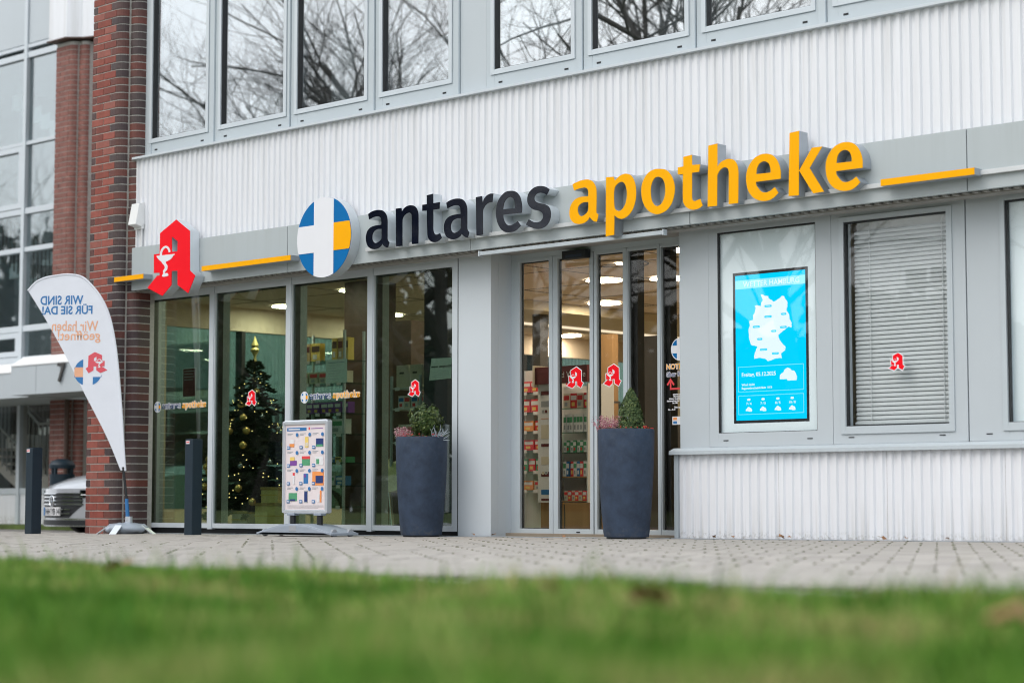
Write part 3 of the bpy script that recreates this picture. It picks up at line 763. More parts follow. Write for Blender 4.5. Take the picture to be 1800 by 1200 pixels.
# the flight right behind the lower glass: white stringer, grey balusters
q_ = MB(); q_.add([(-31.2, 6.62, 1.42), (-29.9, 6.62, .72), (-29.9, 6.62, .52), (-31.2, 6.62, 1.22), (-31.2, 6.68, 1.42), (-29.9, 6.68, .72), (-29.9, 6.68, .52), (-31.2, 6.68, 1.22)], [(0, 1, 2, 3), (7, 6, 5, 4), (0, 4, 5, 1), (3, 2, 6, 7), (1, 5, 6, 2), (0, 3, 7, 4)])
q_.box(-29.9, -28.0, 6.62, 6.70, .58, .80); q_.build('stair_stringer', M['iwhite'], S)
for k in range(5): MB().box(-31.1 + .25 * k, -30.8 + .25 * k, 6.68, 7.5, 1.26 - .135 * k, 1.30 - .135 * k).build('stair_tread', M['iwhite'], S)
q_ = MB(); q_.tube([(-31.2, 6.6, 2.02), (-30.0, 6.6, 1.36)], .022, 6); q_.tube([(-29.75, 6.6, 1.97), (-29.32, 6.6, 1.68), (-28.0, 6.6, 1.70)], .024, 6)
for k in range(9):
    x = -31.15 + .145 * k; q_.tube([(x, 6.6, 2.0 - .55 * (x + 31.2)), (x, 6.6, 1.38 - .54 * (x + 31.2))], .011, 5)
for k in range(13):
    x = -29.75 + .14 * k; q_.tube([(x, 6.6, 1.69 + max(0, -.67 * (x + 29.32))), (x, 6.6, .78)], .011, 5)
q_.build('stair_railing', M['frame'], S)
# canopy
MB().prism_x([(4.55, 1.97), (4.55, 2.36), (4.75, 2.50), (5.94, 2.66), (5.94, 1.97)], -36, -26.55).build('canopy', M['panel'], S, bevel=.004)
MB().prism_x([(4.54, 2.365), (4.54, 2.385), (4.745, 2.525), (5.94, 2.69), (5.94, 2.665), (4.755, 2.505)], -36, -26.56).build('canopy_flashing', M['iwhite'], S)
cn = MB().prism_x([(4.22, 1.98), (4.22, 2.42), (4.45, 2.56), (5.30, 2.66), (5.30, 1.98)], -26.54, -22.9).build('canopy', M['panel'], S, bevel=.004)
MB().prism_x([(4.21, 2.425), (4.21, 2.445), (4.445, 2.585), (5.3, 2.69), (5.3, 2.665), (4.455, 2.565)], -26.545, -22.9).build('canopy_flashing', M['iwhite'], S)
MB().box(-25.862, -25.856, 4.217, 4.22, 1.98, 2.42).build('panel_joint', M['pgrey'], S)
num = text_mesh('house_number', '7', .40, M['anth'], on_wall(-25.26, 4.19, 2.145), bold=.006, extrude=.012)
for v in num.vertices: v.co -= Vector((-28, 6, 0))
put('house_number', num, S)
# brick column with white casing above
poly = [(-27.22, 5.4), (-26.86, 5.4)] + arc(-26.86, 5.5, .1, -90, 0)[1:] + [(-26.76, 5.52)] + arc(-26.70, 5.62, .1, -90, 0)[1:] + [(-26.60, 5.70), (-26.35, 5.70), (-26.35, 6.3), (-27.22, 6.3)]
ycore = [(-27.215, 5.406), (-26.86, 5.406)] + arc(-26.86, 5.5, .093, -90, 0)[1:] + [(-26.767, 5.53)] + arc(-26.70, 5.62, .093, -90, 0)[1:] + [(-26.607, 5.706), (-26.356, 5.706), (-26.356, 6.3), (-27.215, 6.3)]
MB().prism_z(ycore, -.1, 7.8).build('mortar_core', M['mortar'], S)
bk = MB()
front = [(-27.22, 5.4), (-26.86, 5.4)]
for k in range(94):
    z = -.08 + k * .0833; sh = 0 if k % 2 else .125
    x = -27.22 - .25 + sh
    while x < -26.87:
        a, b = max(x, -27.22), min(x + .24, -26.865)
        if b - a > .03: bk.box(a, b, 5.4 + rng.uniform(-.002, .002), 5.48, z, z + .0715)
        x += .25
    bk.prism_z([(-26.855, 5.4)] + arc(-26.86, 5.5, .1, -88, 0) + [(-26.855, 5.5)], z, z + .0715)
    bk.prism_z([(-26.755, 5.522)] + arc(-26.70, 5.62, .1, -90, 0) + [(-26.755, 5.62)], z, z + .0715)
    x = -26.595 - sh
    while x < -26.36:
        a, b = max(x, -26.595), min(x + .24, -26.355)
        if b - a > .03: bk.box(a, b, 5.70, 5.76, z, z + .0715)
        x += .25
tag(bk.build('bricks', M['brick_far'], S), kind='stuff')
MB().prism_z([(-27.3, 5.3), (-26.8, 5.3), (-26.62, 5.48), (-26.3, 5.6), (-26.3, 6.4), (-27.3, 6.4)], 7.84, 11).build('column_casing', M['clad'], S, bevel=.01)
MB().prism_z([(-27.32, 5.27), (-26.79, 5.27), (-26.60, 5.46), (-26.27, 5.58), (-26.27, 6.4), (-27.32, 6.4)], 7.822, 7.84).build('drip_edge', M['dkwood'], S)
MB().tube([(-26.72, 5.38, -.08), (-26.72, 5.38, 1.97)], .04, 10).build('downpipe', M['dkwood'], S, smooth=True)
# wing with corrugated spandrels seen through the shop
MB().box(-26.34, -21.5, 7.05, 14.5, -.1, 10.9).build('wing_wall', M['anth'], S)
corrugated(-26.3, -21.5, 2.0, 3.25, 6.98).build('cladding_sheet', M['clad'], S)
MB().box(-26.3, -21.5, 6.96, 7.04, 1.85, 2.0).build('sill_band', M['frame'], S)
for x0, x1 in ((-26.2, -24.9), (-24.8, -23.5), (-23.4, -22.1)):
    MB().frame(x0, x1, .2, 1.84, 6.97, 7.04, .06, .06, .06, .06).build('window', M['frame'], S)
    MB().box(x0 + .06, x1 - .06, 7.0, 7.01, .26, 1.78).build('pane', M['g_left'], S)
    MB().frame(x0, x1, 3.3, 5.2, 6.97, 7.04, .06, .06, .06, .06).build('window', M['frame'], S)
    MB().box(x0 + .06, x1 - .06, 7.0, 7.01, 3.36, 5.14).build('pane', M['g_left'], S)
sd = MB(); y = 7.0
while y < 14.4:
    for a, b, c, d in ((0, .033, -.024, -.024), (.033, .043, -.024, 0), (.043, .073, 0, 0), (.073, .083, 0, -.024)):
        sd.add([(-21.49 - c, y + a, 2.0), (-21.49 - d, y + b, 2.0), (-21.49 - d, y + b, 3.25), (-21.49 - c, y + a, 3.25)], [(0, 1, 2, 3)])
    y += .083
sd.build('cladding_sheet', M['clad'], S)
for y0 in (7.0, 10.2):
    MB().box(-21.62, -21.38, y0, y0 + .75, -.1, 5.2).build('brick_pier', M['brick_far'], S)
for y0 in (8.1, 9.2, 11.3, 12.5):
    MB().box(-21.5, -21.48, y0, y0 + .9, .3, 1.9).build('window', M['g_left'], S)
MB().sphere((-25.38, 6.62, 2.48), .31, 16, 10, (1, 1, .62)).build('globe_lamp', M['lampwarm'], S, smooth=True)
MB().tube([(-25.38, 6.62, 2.6), (-25.38, 6.9, 2.72), (-25.38, 7.0, 2.72)], .012, 6).build('lamp_arm', M['anth'], S)

# ============================================================ SIGNS
GL = {
'a':[[(27,340,1),(65,355),(125,365),(184,363),(232,349),(270,315),(288,270),(290,210),(290,125),(291,82),(300,63),(316,48,1),(298,0,1),(265,8),(236,28),(223,44,1),(203,22),(162,5),(108,1),(54,17),(18,48),(0,93),(0,140),(18,181),(54,208),(113,221),(161,223),(207,222,1),(207,253),(202,279),(188,295),(155,305),(101,302),(41,287,1)],[(212,182,1),(161,185),(114,172),(90,144),(85,110),(96,79),(126,59),(162,63),(191,75),(212,94,1)]],
'n':[[(0,354,1),(75,352,1),(81,319,1),(118,351),(162,364),(205,364),(249,351),(280,321),(295,281),(298,237),(299,149),(298,4,1),(214,5,1),(214,114),(213,245),(206,281),(184,296),(150,295),(112,277),(91,248),(88,213,1),(89,0,1),(6,1,1)]],
't':[[(58,435,1),(140,441,1),(142,354,1),(228,355,1),(221,294,1),(142,293,1),(143,192),(143,114),(151,87),(172,66),(196,64),(231,71,1),(252,28,1),(221,8),(178,-4),(136,0),(93,23),(72,60),(67,112),(62,200),(60,298,1),(0,297,1),(1,353,1),(60,354,1)]],
'r':[[(0,353,1),(75,355,1),(83,293,1),(98,325),(132,353),(173,365),(213,363,1),(201,287,1),(167,287),(133,277),(107,257),(89,229),(86,183,1),(87,9,1),(8,8,1)]],
'e':[[(87,163,1),(308,158,1),(311,195),(308,232),(290,296),(256,337),(222,356),(172,365),(115,361),(58,329),(18,279),(0,217),(0,167),(16,103),(53,45),(104,10),(155,1),(217,4),(256,21),(295,47,1),(259,90,1),(217,71),(177,61),(138,68),(107,94),(90,129)],[(85,211,1),(228,208,1),(227,240),(220,275),(200,298),(172,310),(138,304),(109,282),(92,250)]],
's':[[(276,330,1),(244,283,1),(212,300),(168,310),(127,305),(102,283),(102,254),(129,233),(173,218),(222,205),(266,180),(285,145),(289,104),(277,60),(244,22),(195,2),(129,0),(63,19),(0,49,1),(35,94,1),(74,71),(123,58),(167,62),(195,84),(200,112),(184,139),(146,157),(90,173),(46,202),(21,238),(17,280),(32,319),(69,351),(118,368),(173,369),(228,356)]],
'A2':[[(35,344,1),(86,358),(150,368),(207,366),(251,349),(282,317),(299,277),(302,228),(301,141),(301,74),(309,65),(322,60,1),(306,-2,1),(274,4),(243,27),(226,45,1),(199,17),(155,-1),(104,-2),(53,11),(15,44),(0,84),(2,133),(21,175),(60,210),(117,226),(174,225),(210,223,1),(211,262),(200,287),(175,301),(137,301),(99,298),(51,289,1)],[(212,175,1),(155,176),(117,163),(95,138),(95,104),(110,74),(136,61),(174,72),(206,98),(212,117,1)]],
'p':[[(6,362,1),(87,358,1),(101,322,1),(130,344),(173,364),(227,368),(280,344),(317,281),(329,205),(321,132),(289,60),(235,12),(171,-4),(128,10),(96,34,1),(92,-129,1),(0,-135,1)],[(97,255),(119,286),(167,306),(200,294),(226,241),(229,174),(209,110),(172,72),(139,65),(102,87),(94,122)]],
'o':[[(195,368),(257,353),(304,313),(336,258),(349,196),(341,132),(314,69),(266,23),(207,1),(154,-1),(95,21),(41,69),(9,134),(0,196),(6,257),(31,306),(73,348),(133,370)],[(183,304),(215,290),(239,259),(250,216),(250,169),(238,119),(208,80),(172,65),(143,73),(116,104),(102,152),(99,204),(108,250),(129,286),(156,304)]],
'T2':[[(57,437,1),(145,445,1),(146,362,1),(226,358,1),(217,298,1),(145,298,1),(144,177),(143,99),(150,75),(170,66),(199,72),(225,78,1),(250,23,1),(216,4),(170,-3),(130,2),(84,26),(55,66),(50,104),(50,187),(52,296,1),(0,300,1),(0,358,1),(58,360,1)]],
'h':[[(12,498,1),(102,505,1),(100,318,1),(129,347),(172,364),(220,368),(262,353),(292,318),(305,267),(305,169),(301,5,1),(209,7,1),(211,179),(212,258),(204,289),(180,304),(153,302),(122,283),(99,251,1),(94,5,1),(0,6,1)]],
'E2':[[(94,155,1),(328,154,1),(329,211),(317,261),(289,313),(249,349),(196,366),(137,365),(78,342),(30,294),(4,238),(0,170),(16,100),(57,42),(110,10),(168,-4),(227,0),(268,18),(306,47,1),(272,94,1),(233,72),(187,62),(146,72),(114,104),(96,130)],[(97,216,1),(234,213,1),(233,242),(219,282),(195,302),(166,309),(131,297),(107,266)]],
'k':[[(15,501,1),(103,507,1),(94,6,1),(0,11,1)],[(100,198,1),(220,361,1),(314,359,1),(196,207,1),(325,11,1),(226,8,1)]],
'ap':[[(205,451,1),(474,568,1),(703,428,1),(712,20,1),(800,-40,1),(689,-213,1),(511,-114,1),(506,34,1),(409,38,1),(410,-106,1),(259,-210,1),(0,-108,1),(164,8,1),(206,8,1),(206,36,1),(108,40,1),(104,236,1),(201,236,1)],[(405,397,1),(502,340,1),(501,234,1),(409,238,1)]],
'cup':[[(0,216,1),(308,212,1),(304,201,1),(287,196,1),(252,167),(188,147,1),(165,144),(160,129),(189,97),(185,62),(150,33),(146,23),(191,21),(207,-4),(99,-5),(120,25),(116,47),(145,77),(138,101),(105,128),(85,149,1),(46,172),(7,203,1)],[(58,215,1),(64,254),(95,291),(153,309),(204,291),(232,256),(235,236,1),(205,236,1),(198,259),(175,281),(149,287),(121,273),(96,244),(92,215,1)]],
}
OUT = {k: [smooth_pts(c) for c in v] for k, v in GL.items()}
ZB = 2.689
def flat(g): return [[(x / 1000, z / 1000) for x, z in c] for c in OUT[g]]
WORD1 = [('a', -13.522), ('n', -13.122), ('t', -12.775), ('a', -12.494), ('r', -12.097), ('e', -11.851), ('s', -11.496)]
WORD2 = [('A2', -10.994), ('p', -10.593), ('o', -10.209), ('T2', -9.828), ('h', -9.529), ('E2', -9.148), ('k', -8.747), ('E2', -8.404)]
def word(things_label, words, face, ret):
    x0 = words[0][1]
    t = thing('channel_letter_sign', things_label, 'sign', (x0, -.30, ZB))
    for g, x in words:
        o = put('letter', curve_mesh('letter', flat(g), ret, lambda u, v, w_: (u, -.0575 - w_, v), extrude=.0565), t, (x - x0, 0, 0))
        put('face', curve_mesh('face', flat(g), face, lambda u, v, w_: (u, -.1165 - w_, v), extrude=.0022), o)
    return t
word('glossy black three-dimensional letters antares on the grey fascia', WORD1, M['blackface'], M['return_lt'])
word('yellow three-dimensional letters apotheke on the grey fascia', WORD2, M['yellow'], M['return'])
# red A
t = thing('pharmacy_emblem', 'large red gothic letter A with a white chalice at the left end of the fascia', 'sign', (-16.868, -.30, ZB))
put('body', curve_mesh('body', flat('ap'), M['return_lt'], lambda u, v, w_: (u, -.0605 - w_, v), extrude=.0585), t)
put('face', curve_mesh('face', flat('ap'), M['red'], lambda u, v, w_: (u, -.1225 - w_, v), extrude=.0022), t)
dx = -16.716 + 16.868
put('chalice', curve_mesh('chalice', flat('cup'), M['whitef'], lambda u, v, w_: (u + dx, -.1265 - w_, v), extrude=.0012), t)
# round cross sign
t = thing('round_sign', 'round blue sign with white cross and one yellow quarter left of the black letters', 'sign', (-14.112, -.30, 2.866))
rad = .386
circ = [(rad * math.cos(2 * math.pi * k / 72), rad * math.sin(2 * math.pi * k / 72)) for k in range(72)]
put('drum', curve_mesh('drum', [circ], M['return_lt'], lambda u, v, w_: (u, -.0575 - w_, v), extrude=.0565), t)
put('face', curve_mesh('face', [circ], M['blue'], lambda u, v, w_: (u, -.1165 - w_, v), extrude=.002), t)
def disc_part(x0, x1, z0, z1, r):
    """the part of the disc inside a rectangle"""
    out = []
    n = 24
    def lim(x): return math.sqrt(max(0, r * r - x * x))
    for k in range(n + 1):
        x = x0 + (x1 - x0) * k / n; out.append((x, min(z1, lim(x))))
    for k in range(n, -1, -1):
        x = x0 + (x1 - x0) * k / n; out.append((x, max(z0, -lim(x))))
    return out
put('cross_bar', curve_mesh('cross_bar', [disc_part(-.14, .14, -9, 9, rad - .001)], M['whitef'], lambda u, v, w_: (u, -.1205 - w_, v), extrude=.0012), t)
put('cross_bar', curve_mesh('cross_bar', [disc_part(-rad + .002, -.1402, -.137, .128, rad - .001)], M['whitef'], lambda u, v, w_: (u, -.1205 - w_, v), extrude=.0012), t)
put('yellow_field', curve_mesh('yellow_field', [disc_part(.1402, rad - .002, -.137, .128, rad - .001)], M['yellow'], lambda u, v, w_: (u, -.1205 - w_, v), extrude=.0012), t)
for x0, x1, lab in ((-17.46, -16.948, 'short yellow bar at the far left edge of the fascia beside the red emblem'), (-15.969, -14.593, 'long yellow bar on the fascia between the red emblem and the round sign'), (-7.919, -7.137, 'yellow bar on the fascia right of the yellow letters')):
    t = thing('sign_bar', lab, 'sign', (x0, -.30, 2.71), 'yellow bars on the fascia')
    MB().box(x0, x1, -.416, -.301, 2.687, 2.737).build('bar', M['return'], t)
    MB().box(x0, x1, -.421, -.4165, 2.687, 2.737).build('face', M['yellow'], t)
# stickers: small copies of the sign
def mini_logo(x, z, y, wdt, label, group):
    k = wdt / 6.43
    t = thing('logo_sticker', label, 'sticker', (x, y, z), group)
    r = rad * k * 1.02; cz = (2.866 - ZB) * k
    c2 = [(r * 1.12 * math.cos(2 * math.pi * q / 40), r * 1.12 * math.sin(2 * math.pi * q / 40)) for q in range(40)]
    pos = lambda d, ox, oz: (lambda u, v, w_: (u + ox, d, v + oz))
    put('white_ring', curve_mesh('white_ring', [c2], M['whitef'], pos(-.0006, r, cz)), t)
    c1 = [(p[0] * .93 / 1.12, p[1] * .93 / 1.12) for p in c2]
    put('blue_disc', curve_mesh('blue_disc', [c1], M['blue'], pos(-.0012, r, cz)), t)
    put('cross', curve_mesh('cross', [disc_part(-.36 * r, .36 * r, -9, 9, r * .95)], M['whitef'], pos(-.0018, r, cz)), t)
    put('cross', curve_mesh('cross', [disc_part(-r * .94, -.361 * r, -.34 * r, .34 * r, r * .95)], M['whitef'], pos(-.0018, r, cz)), t)
    put('yellow_field', curve_mesh('yellow_field', [disc_part(.361 * r, r * .94, -.34 * r, .34 * r, r * .95)], M['yellow'], pos(-.0018, r, cz)), t)
    for words, mt in ((WORD1, M['pdblue']), (WORD2, M['yellow'])):
        halo, ink = [], []
        for g, gx in words:
            ox = (gx + 14.51) * k * 1.0
            s_ = [[(u * k, v * k) for u, v in c] for c in flat(g)]
            halo.append(curve_mesh('halo', s_, M['whitef'], pos(-.0006, ox, 0), offset=.0048))
            ink.append(curve_mesh('letter', s_, mt, pos(-.0014, ox, 0)))
        for h in halo: put('letter_outline', h, t)
        for h in ink: put('letter', h, t)
    return t
lg = 'company logo stickers on the shopfront panes'
mini_logo(-17.30, 1.335, .0165, .88, 'small antares apotheke logo sticker on the leftmost shopfront pane', lg)
mini_logo(-14.92, 1.355, .0165, .86, 'small antares apotheke logo sticker on the pane behind the pavement sign', lg)
def mini_A(x, z, y, wdt, label):
    k = wdt / .80; t = thing('emblem_sticker', label, 'sticker', (x, y, z), 'red A stickers on the panes')
    s_ = [[(u * k, (v + .213) * k) for u, v in c] for c in flat('ap')]
    pos = lambda d, ox=0: (lambda u, v, w_: (u + ox, d, v))
    put('white_edge', curve_mesh('white_edge', s_[:1], M['whitef'], pos(-.0006), offset=.007), t)
    put('red_letter', curve_mesh('red_letter', s_, M['red'], pos(-.0012)), t)
    put('chalice', curve_mesh('chalice', [[(u * k, (v + .213) * k) for u, v in c] for c in flat('cup')], M['whitef'], pos(-.0018, dx * k), offset=.001), t)
mini_A(-15.77, 1.325, .0165, .16, 'red A sticker on the pane in front of the Christmas tree')
mini_A(-13.39, 1.335, .0165, .155, 'red A sticker on the pane above the left planter')
mini_A(-11.645, 1.355, .2885, .19, 'red A sticker on the left leaf of the sliding door')
mini_A(-11.215, 1.355, .2885, .195, 'red A sticker on the right leaf of the sliding door')
mini_A(-8.145, 1.345, .0205, .135, 'red A sticker on the window with the lowered blind')
# ============================================================ SHUTTER BLIND, SCREEN, WALL BOX
t = thing('venetian_blind', 'lowered grey venetian blind behind the second office window', 'blind', (-8.07, .12, 1.72))
sm = MB().add([(-.435, -.018, -.004), (.435, -.018, -.004), (.435, .018, -.004), (-.435, .018, -.004), (-.435, -.006, .002), (.435, -.006, .002), (.435, .006, .002), (-.435, .006, .002)],
              [(0, 1, 5, 4), (4, 5, 6, 7), (7, 6, 2, 3), (3, 2, 1, 0)]).mesh('slat', M['slat'])
NS = 44
for k in range(NS):
    o = put('slat', sm, t, (0, 0, -.755 + k * 1.51 / NS)); o.rotation_euler = (R(66 + rng.uniform(-1, 1)), 0, rng.uniform(-.0015, .0015))
MB().box(-8.51, -7.63, .105, .135, .945, .965).build('bottom_rail', M['slat'], t)
for x in (-8.36, -7.72): MB().box(x - .003, x + .003, .103, .106, .95, 2.5).build('ladder_tape', M['slat'], t)
MB().box(-8.51, -7.63, .16, .17, .9, 2.55).build('backing', M['iwhite'], t)

t = thing('weather_screen', 'upright black framed screen showing a cyan weather map behind the window', 'screen', (-9.25, .075, 1.58))
T0 = Vector((-9.25, .075, 1.58))
MB().box(-9.62, -8.885, .0315, .098, .98, 2.206).build('bezel', M['black'], t, bevel=.004)
MB().box(-9.594, -8.91, .0306, .0314, 1.004, 2.181).build('display', M['screen'], t)
def pr(name, polys, m, d):
    return put(name, curve_mesh(name, polys, m, lambda u, v, w_: (u, d, v)), t)
def rectp(x0, x1, z0, z1): return [(x0, z0), (x1, z0), (x1, z1), (x0, z1)]
pr('banner', [rectp(-.343, .340, .49, .561)], M['screen_mid'], -.0448)
MAP = [(-91,436),(-46,419),(-18,417),(-14,397),(22,377),(30,367),(67,378),(95,392),(115,408),(139,403),(143,386),(167,358),(169,321),(158,288),(181,260),(186,220),(208,189),(204,149),(176,158),(144,136),(103,115),(75,94),(87,60),(110,32),(146,-3),(141,-30),(101,-51),(109,-94),(89,-87),(44,-91),(4,-103),(-29,-108),(-49,-90),(-110,-77),(-159,-85),(-163,-61),(-142,-8),(-129,15),(-190,31),(-210,90),(-213,164),(-201,190),(-209,224),(-167,235),(-171,269),(-150,295),(-142,328),(-154,342),(-129,351),(-92,338),(-88,365),(-71,384),(-83,415)]
jag = []
r2 = random.Random(5)
for (a, b), (c, d) in zip(MAP, MAP[1:] + MAP[:1]):
    jag.append((a / 1000, b / 1000))
    L = math.hypot(c - a, d - b)
    for q in range(1, int(L / 9)):
        f = q / int(L / 9); jag.append(((a + (c - a) * f + r2.uniform(-2.5, 2.5)) / 1000, (b + (d - b) * f + r2.uniform(-2.5, 2.5)) / 1000))
pr('country_map', [jag], M['screen_hi'], -.0449)
def pill(x0, x1, z, h):
    r = h / 2
    return [(x0 + r + r * math.cos(R(a)), z + r * math.sin(R(a))) for a in range(90, 271, 30)] + [(x1 - r + r * math.cos(R(a)), z + r * math.sin(R(a))) for a in range(-90, 91, 30)]
for x0, x1, z in [(-56,16,335),(105,157,262),(-58,15,250),(-172,-102,175),(94,160,157),(7,58,131),(-131,-79,74),(-105,-33,-13),(13,81,-49)]:
    pr('town_tag', [pill(x0 / 1000, x1 / 1000, z / 1000, .018)], M['screen'], -.0450)
    pr('town_name', [rectp(x0 / 1000 + .014, x1 / 1000 - .014, z / 1000 - .003, z / 1000 + .003)], M['screen_mid'], -.04505)
def outline(x0, x1, z0, z1, w_=.0035):
    return [rectp(x0, x1, z0, z0 + w_), rectp(x0, x1, z1 - w_, z1), rectp(x0, x0 + w_, z0 + w_, z1 - w_), rectp(x1 - w_, x1, z0 + w_, z1 - w_)]
pr('info_frame', outline(-.322, .316, -.347, -.142), M['screen_mid'], -.0449)
pr('info_frame', outline(-.322, .314, -.530, -.376), M['screen_mid'], -.0449)
def cloud(x, z, w_):
    pts = []
    for cx, cz, r in ((.18, .15, .16), (.30, .32, .17), (.52, .42, .20), (.72, .28, .17), (.84, .13, .14)):
        pass
    arcs = [(-.5, -.22), (-.5, -.05), (-.42, .06), (-.30, .10), (-.22, .24), (-.05, .33), (.10, .28), (.20, .18), (.34, .17), (.44, .02), (.5, -.16), (.46, -.30), (-.05, -.30), (-.10, -.22)]
    return [(x + a * w_, z + b * w_) for a, b in arcs]
pr('cloud_icon', [cloud(.17, -.222, .165)], M['screen_hi'], -.04495)
for k, x in enumerate((-.218, -.078, .066, .204)):
    pr('cloud_icon', [cloud(x, -.488, .062)], M['screen_hi'], -.04495)
    pr('day_icon', [pill(x - .016, x + .016, -.410, .018)], M['screen_hi'], -.04495)
def scr_text(s, x, z, size, m, bold=0, al='LEFT'):
    me = text_mesh('screen_text', s, size, M[m], lambda u, v, w_: (x + u, -.0450, z + v), bold=bold, align=al)
    put('screen_text', me, t)
scr_text('WETTER HAMBURG', -.265, .504, .062, 'screen_hi', .0004)
scr_text('Freitag, 05.12.2025', -.288, -.222, .044, 'screen_hi', .0008)
scr_text('Wind: leicht', -.288, -.297, .026, 'screen_hi', .0006)
scr_text('Regenwahrscheinlichkeit  10 %', -.288, -.325, .024, 'screen_hi', .0006)
for x, s in ((-.218, '7 / 4'), (-.078, '7 / 5'), (.066, '8 / 5'), (.204, '10 / 8')): scr_text(s, x, -.452, .028, 'screen_hi', .0004, 'CENTER')
tag(MB().sphere((-9.645, .09, .975), .018, 10, 6).build('cable_knob', M['black'], t))

t = thing('alarm_box', 'white wall box with a sloping cover at the top left corner of the fascia', 'alarm box', (-17.22, -.25, 3.4))
MB().prism_x([(-.25, 3.30), (-.29, 3.27), (-.37, 3.29), (-.325, 3.52), (-.25, 3.535)], -17.30, -17.165).build('cover', M['iwhite'], t, bevel=.008)
MB().box(-17.295, -17.17, -.29, -.255, 3.25, 3.29).build('base', M['iwhite'], t)
MB().tube([(-17.20, -.262, 3.06), (-17.20, -.262, 3.25)], .012, 8).build('conduit', M['iwhite'], t)

t = thing('entrance_light_bar', 'slim silver bar hanging under the fascia above the entrance', 'light bar', (-11.1, -.29, 2.56))
MB().box(-12.16, -10.06, -.315, -.275, 2.535, 2.568).build('profile', M['frame'], t, bevel=.004)
for x in (-12.157, -10.064): MB().box(x - .006, x + .006, -.32, -.27, 2.528, 2.575).build('end_cap', M['frame_lt'], t)
t = thing('door_sensor', 'black sensor box above the sliding door', 'door sensor', (-11.47, .23, 2.54))
MB().box(-11.62, -11.345, .19, .268, 2.497, 2.575).build('housing', M['black'], t, bevel=.012)
MB().box(-11.58, -11.385, .1895, .1915, 2.512, 2.535).build('lens', M['navy'], t)

# ============================================================ FEATHER FLAG
# the sail has swung round its pole; parts are built in the flag's own axes (u along the sail)
t = thing('feather_flag', 'white feather flag with mirrored blue and orange writing in front of the brick pillar', 'flag', (-17.15, -.467, .009), rz=R(33)); t.scale = (1.10, 1.047, 1.0315)
def lbuild(mb, name, m, smooth=False, bevel=0):
    return put(name, mb.mesh(name, m, (0, 0, .02), smooth, bevel), t)
outl = [(-1.016, 2.523, 1), (-.93, 2.612), (-.84, 2.652), (-.733, 2.672), (-.60, 2.682), (-.47, 2.655), (-.382, 2.582), (-.275, 2.447), (-.19, 2.272), (-.121, 1.98), (-.054, 1.397), (-.014, .876), (.004, .662, 1), (-.045, .668, 1), (-.181, .991), (-.421, 1.455), (-.661, 1.921), (-.842, 2.242)]
sp = smooth_pts(outl, 6)
put('sail', curve_mesh('sail', [[(x, z - .02) for x, z in sp]], M['cloth'], lambda u, v, w_: (u, -w_, v), extrude=.0015), t)
lbuild(MB().tube([(x, 0, z) for x, z in sp[:73]], .010, 6), 'pole_sleeve', M['cloth'], True)
lbuild(MB().tube([(-.02, 0, .70), (.012, 0, .45), (.042, 0, .14)], [.012, .013, .015], 8), 'pole', M['black'], True)
lbuild(MB().tube([(.022, -.006, .38), (.036, -.006, .20)], [.017, .020], 8), 'pole_clip', M['pblue'], True)
lbuild(MB().tube([(.046, 0, .06), (.046, 0, .20)], .035, 14), 'socket', M['alu'], True)
b_ = lbuild(MB().sphere((.03, 0, .075), .215, 26, 14, (1.0, .8, .30)), 'water_bag', M['silver'], True)
for v in b_.data.vertices:
    v.co.z += .010 * math.sin(v.co.x * 37) * math.cos(v.co.y * 31) + .006 * math.sin(v.co.x * 71 + v.co.y * 40); v.co.z = max(v.co.z, -.012)
for a in (-172, -8, 80, 262):
    c_, s_ = math.cos(R(a)), math.sin(R(a))
    lbuild(MB().add([(.03 + c_ * r + s_ * w_, s_ * r - c_ * w_, z) for r, z in ((.17, .115), (.30, .02)) for w_ in (-.035, .035)] +
             [(.03 + c_ * r + s_ * w_, s_ * r - c_ * w_, z - .012) for r, z in ((.17, .115), (.30, .02)) for w_ in (-.035, .035)],
             [(0, 1, 3, 2), (4, 6, 7, 5), (0, 2, 6, 4), (1, 5, 7, 3), (0, 4, 5, 1), (2, 3, 7, 6)]), 'foot', M['alu'])
def flag_text(s, xr, xl, z, size, m, bold=.003, sl=0.0):
    """writing seen from behind: runs from right to left"""
    me = text_mesh('print', s, size, M[m], lambda u, v, w_: (u, v, 0), bold=bold)
    xs_ = [v.co.x for v in me.vertices]; k_ = (xr - xl) / (max(xs_) - min(xs_)); m0 = min(xs_)
    for v in me.vertices:
        u = (v.co.x - m0) * k_; v.co = (xr - u, -.0035, z - .02 + v.co.y + sl * u)
    put('print', me, t)
flag_text('WIR SIND', -.448, -.885, 2.372, .128, 'pflagblue')
flag_text('FÜR SIE DA!', -.353, -.866, 2.272, .118, 'pflagblue')
flag_text('Wir haben', -.292, -.763, 2.092, .150, 'pflagorange', .0015, .02)
flag_text('geöffnet!', -.267, -.703, 2.003, .135, 'pflagorange', .0015)
k = .222 / .80
mir = lambda ox, oz, d: (lambda u, v, w_: (ox - u, d, oz - .02 + v))
put('print', curve_mesh('print', [[(u * k, (v + .213) * k) for u, v in c] for c in flat('ap')], M['pflagred'], mir(-.191, 1.66, -.0035)), t)
put('print', curve_mesh('print', [[(u * k, (v + .213) * k) for u, v in c] for c in flat('cup')], M['whitef'], mir(-.191 - dx * k, 1.66, -.0042)), t)
for poly, m in ((disc_part(.05, .138, .05, .3, .14), 'pflagblue'), (disc_part(.05, .138, -.05, .049, .14), 'pflagorange'), (disc_part(.05, .138, -.3, -.051, .14), 'pflagblue'), (disc_part(-.138, -.05, -.3, -.051, .14), 'pflagblue')):
    put('print', curve_mesh('print', [poly], M[m], mir(-.388, 1.672, -.0035)), t)

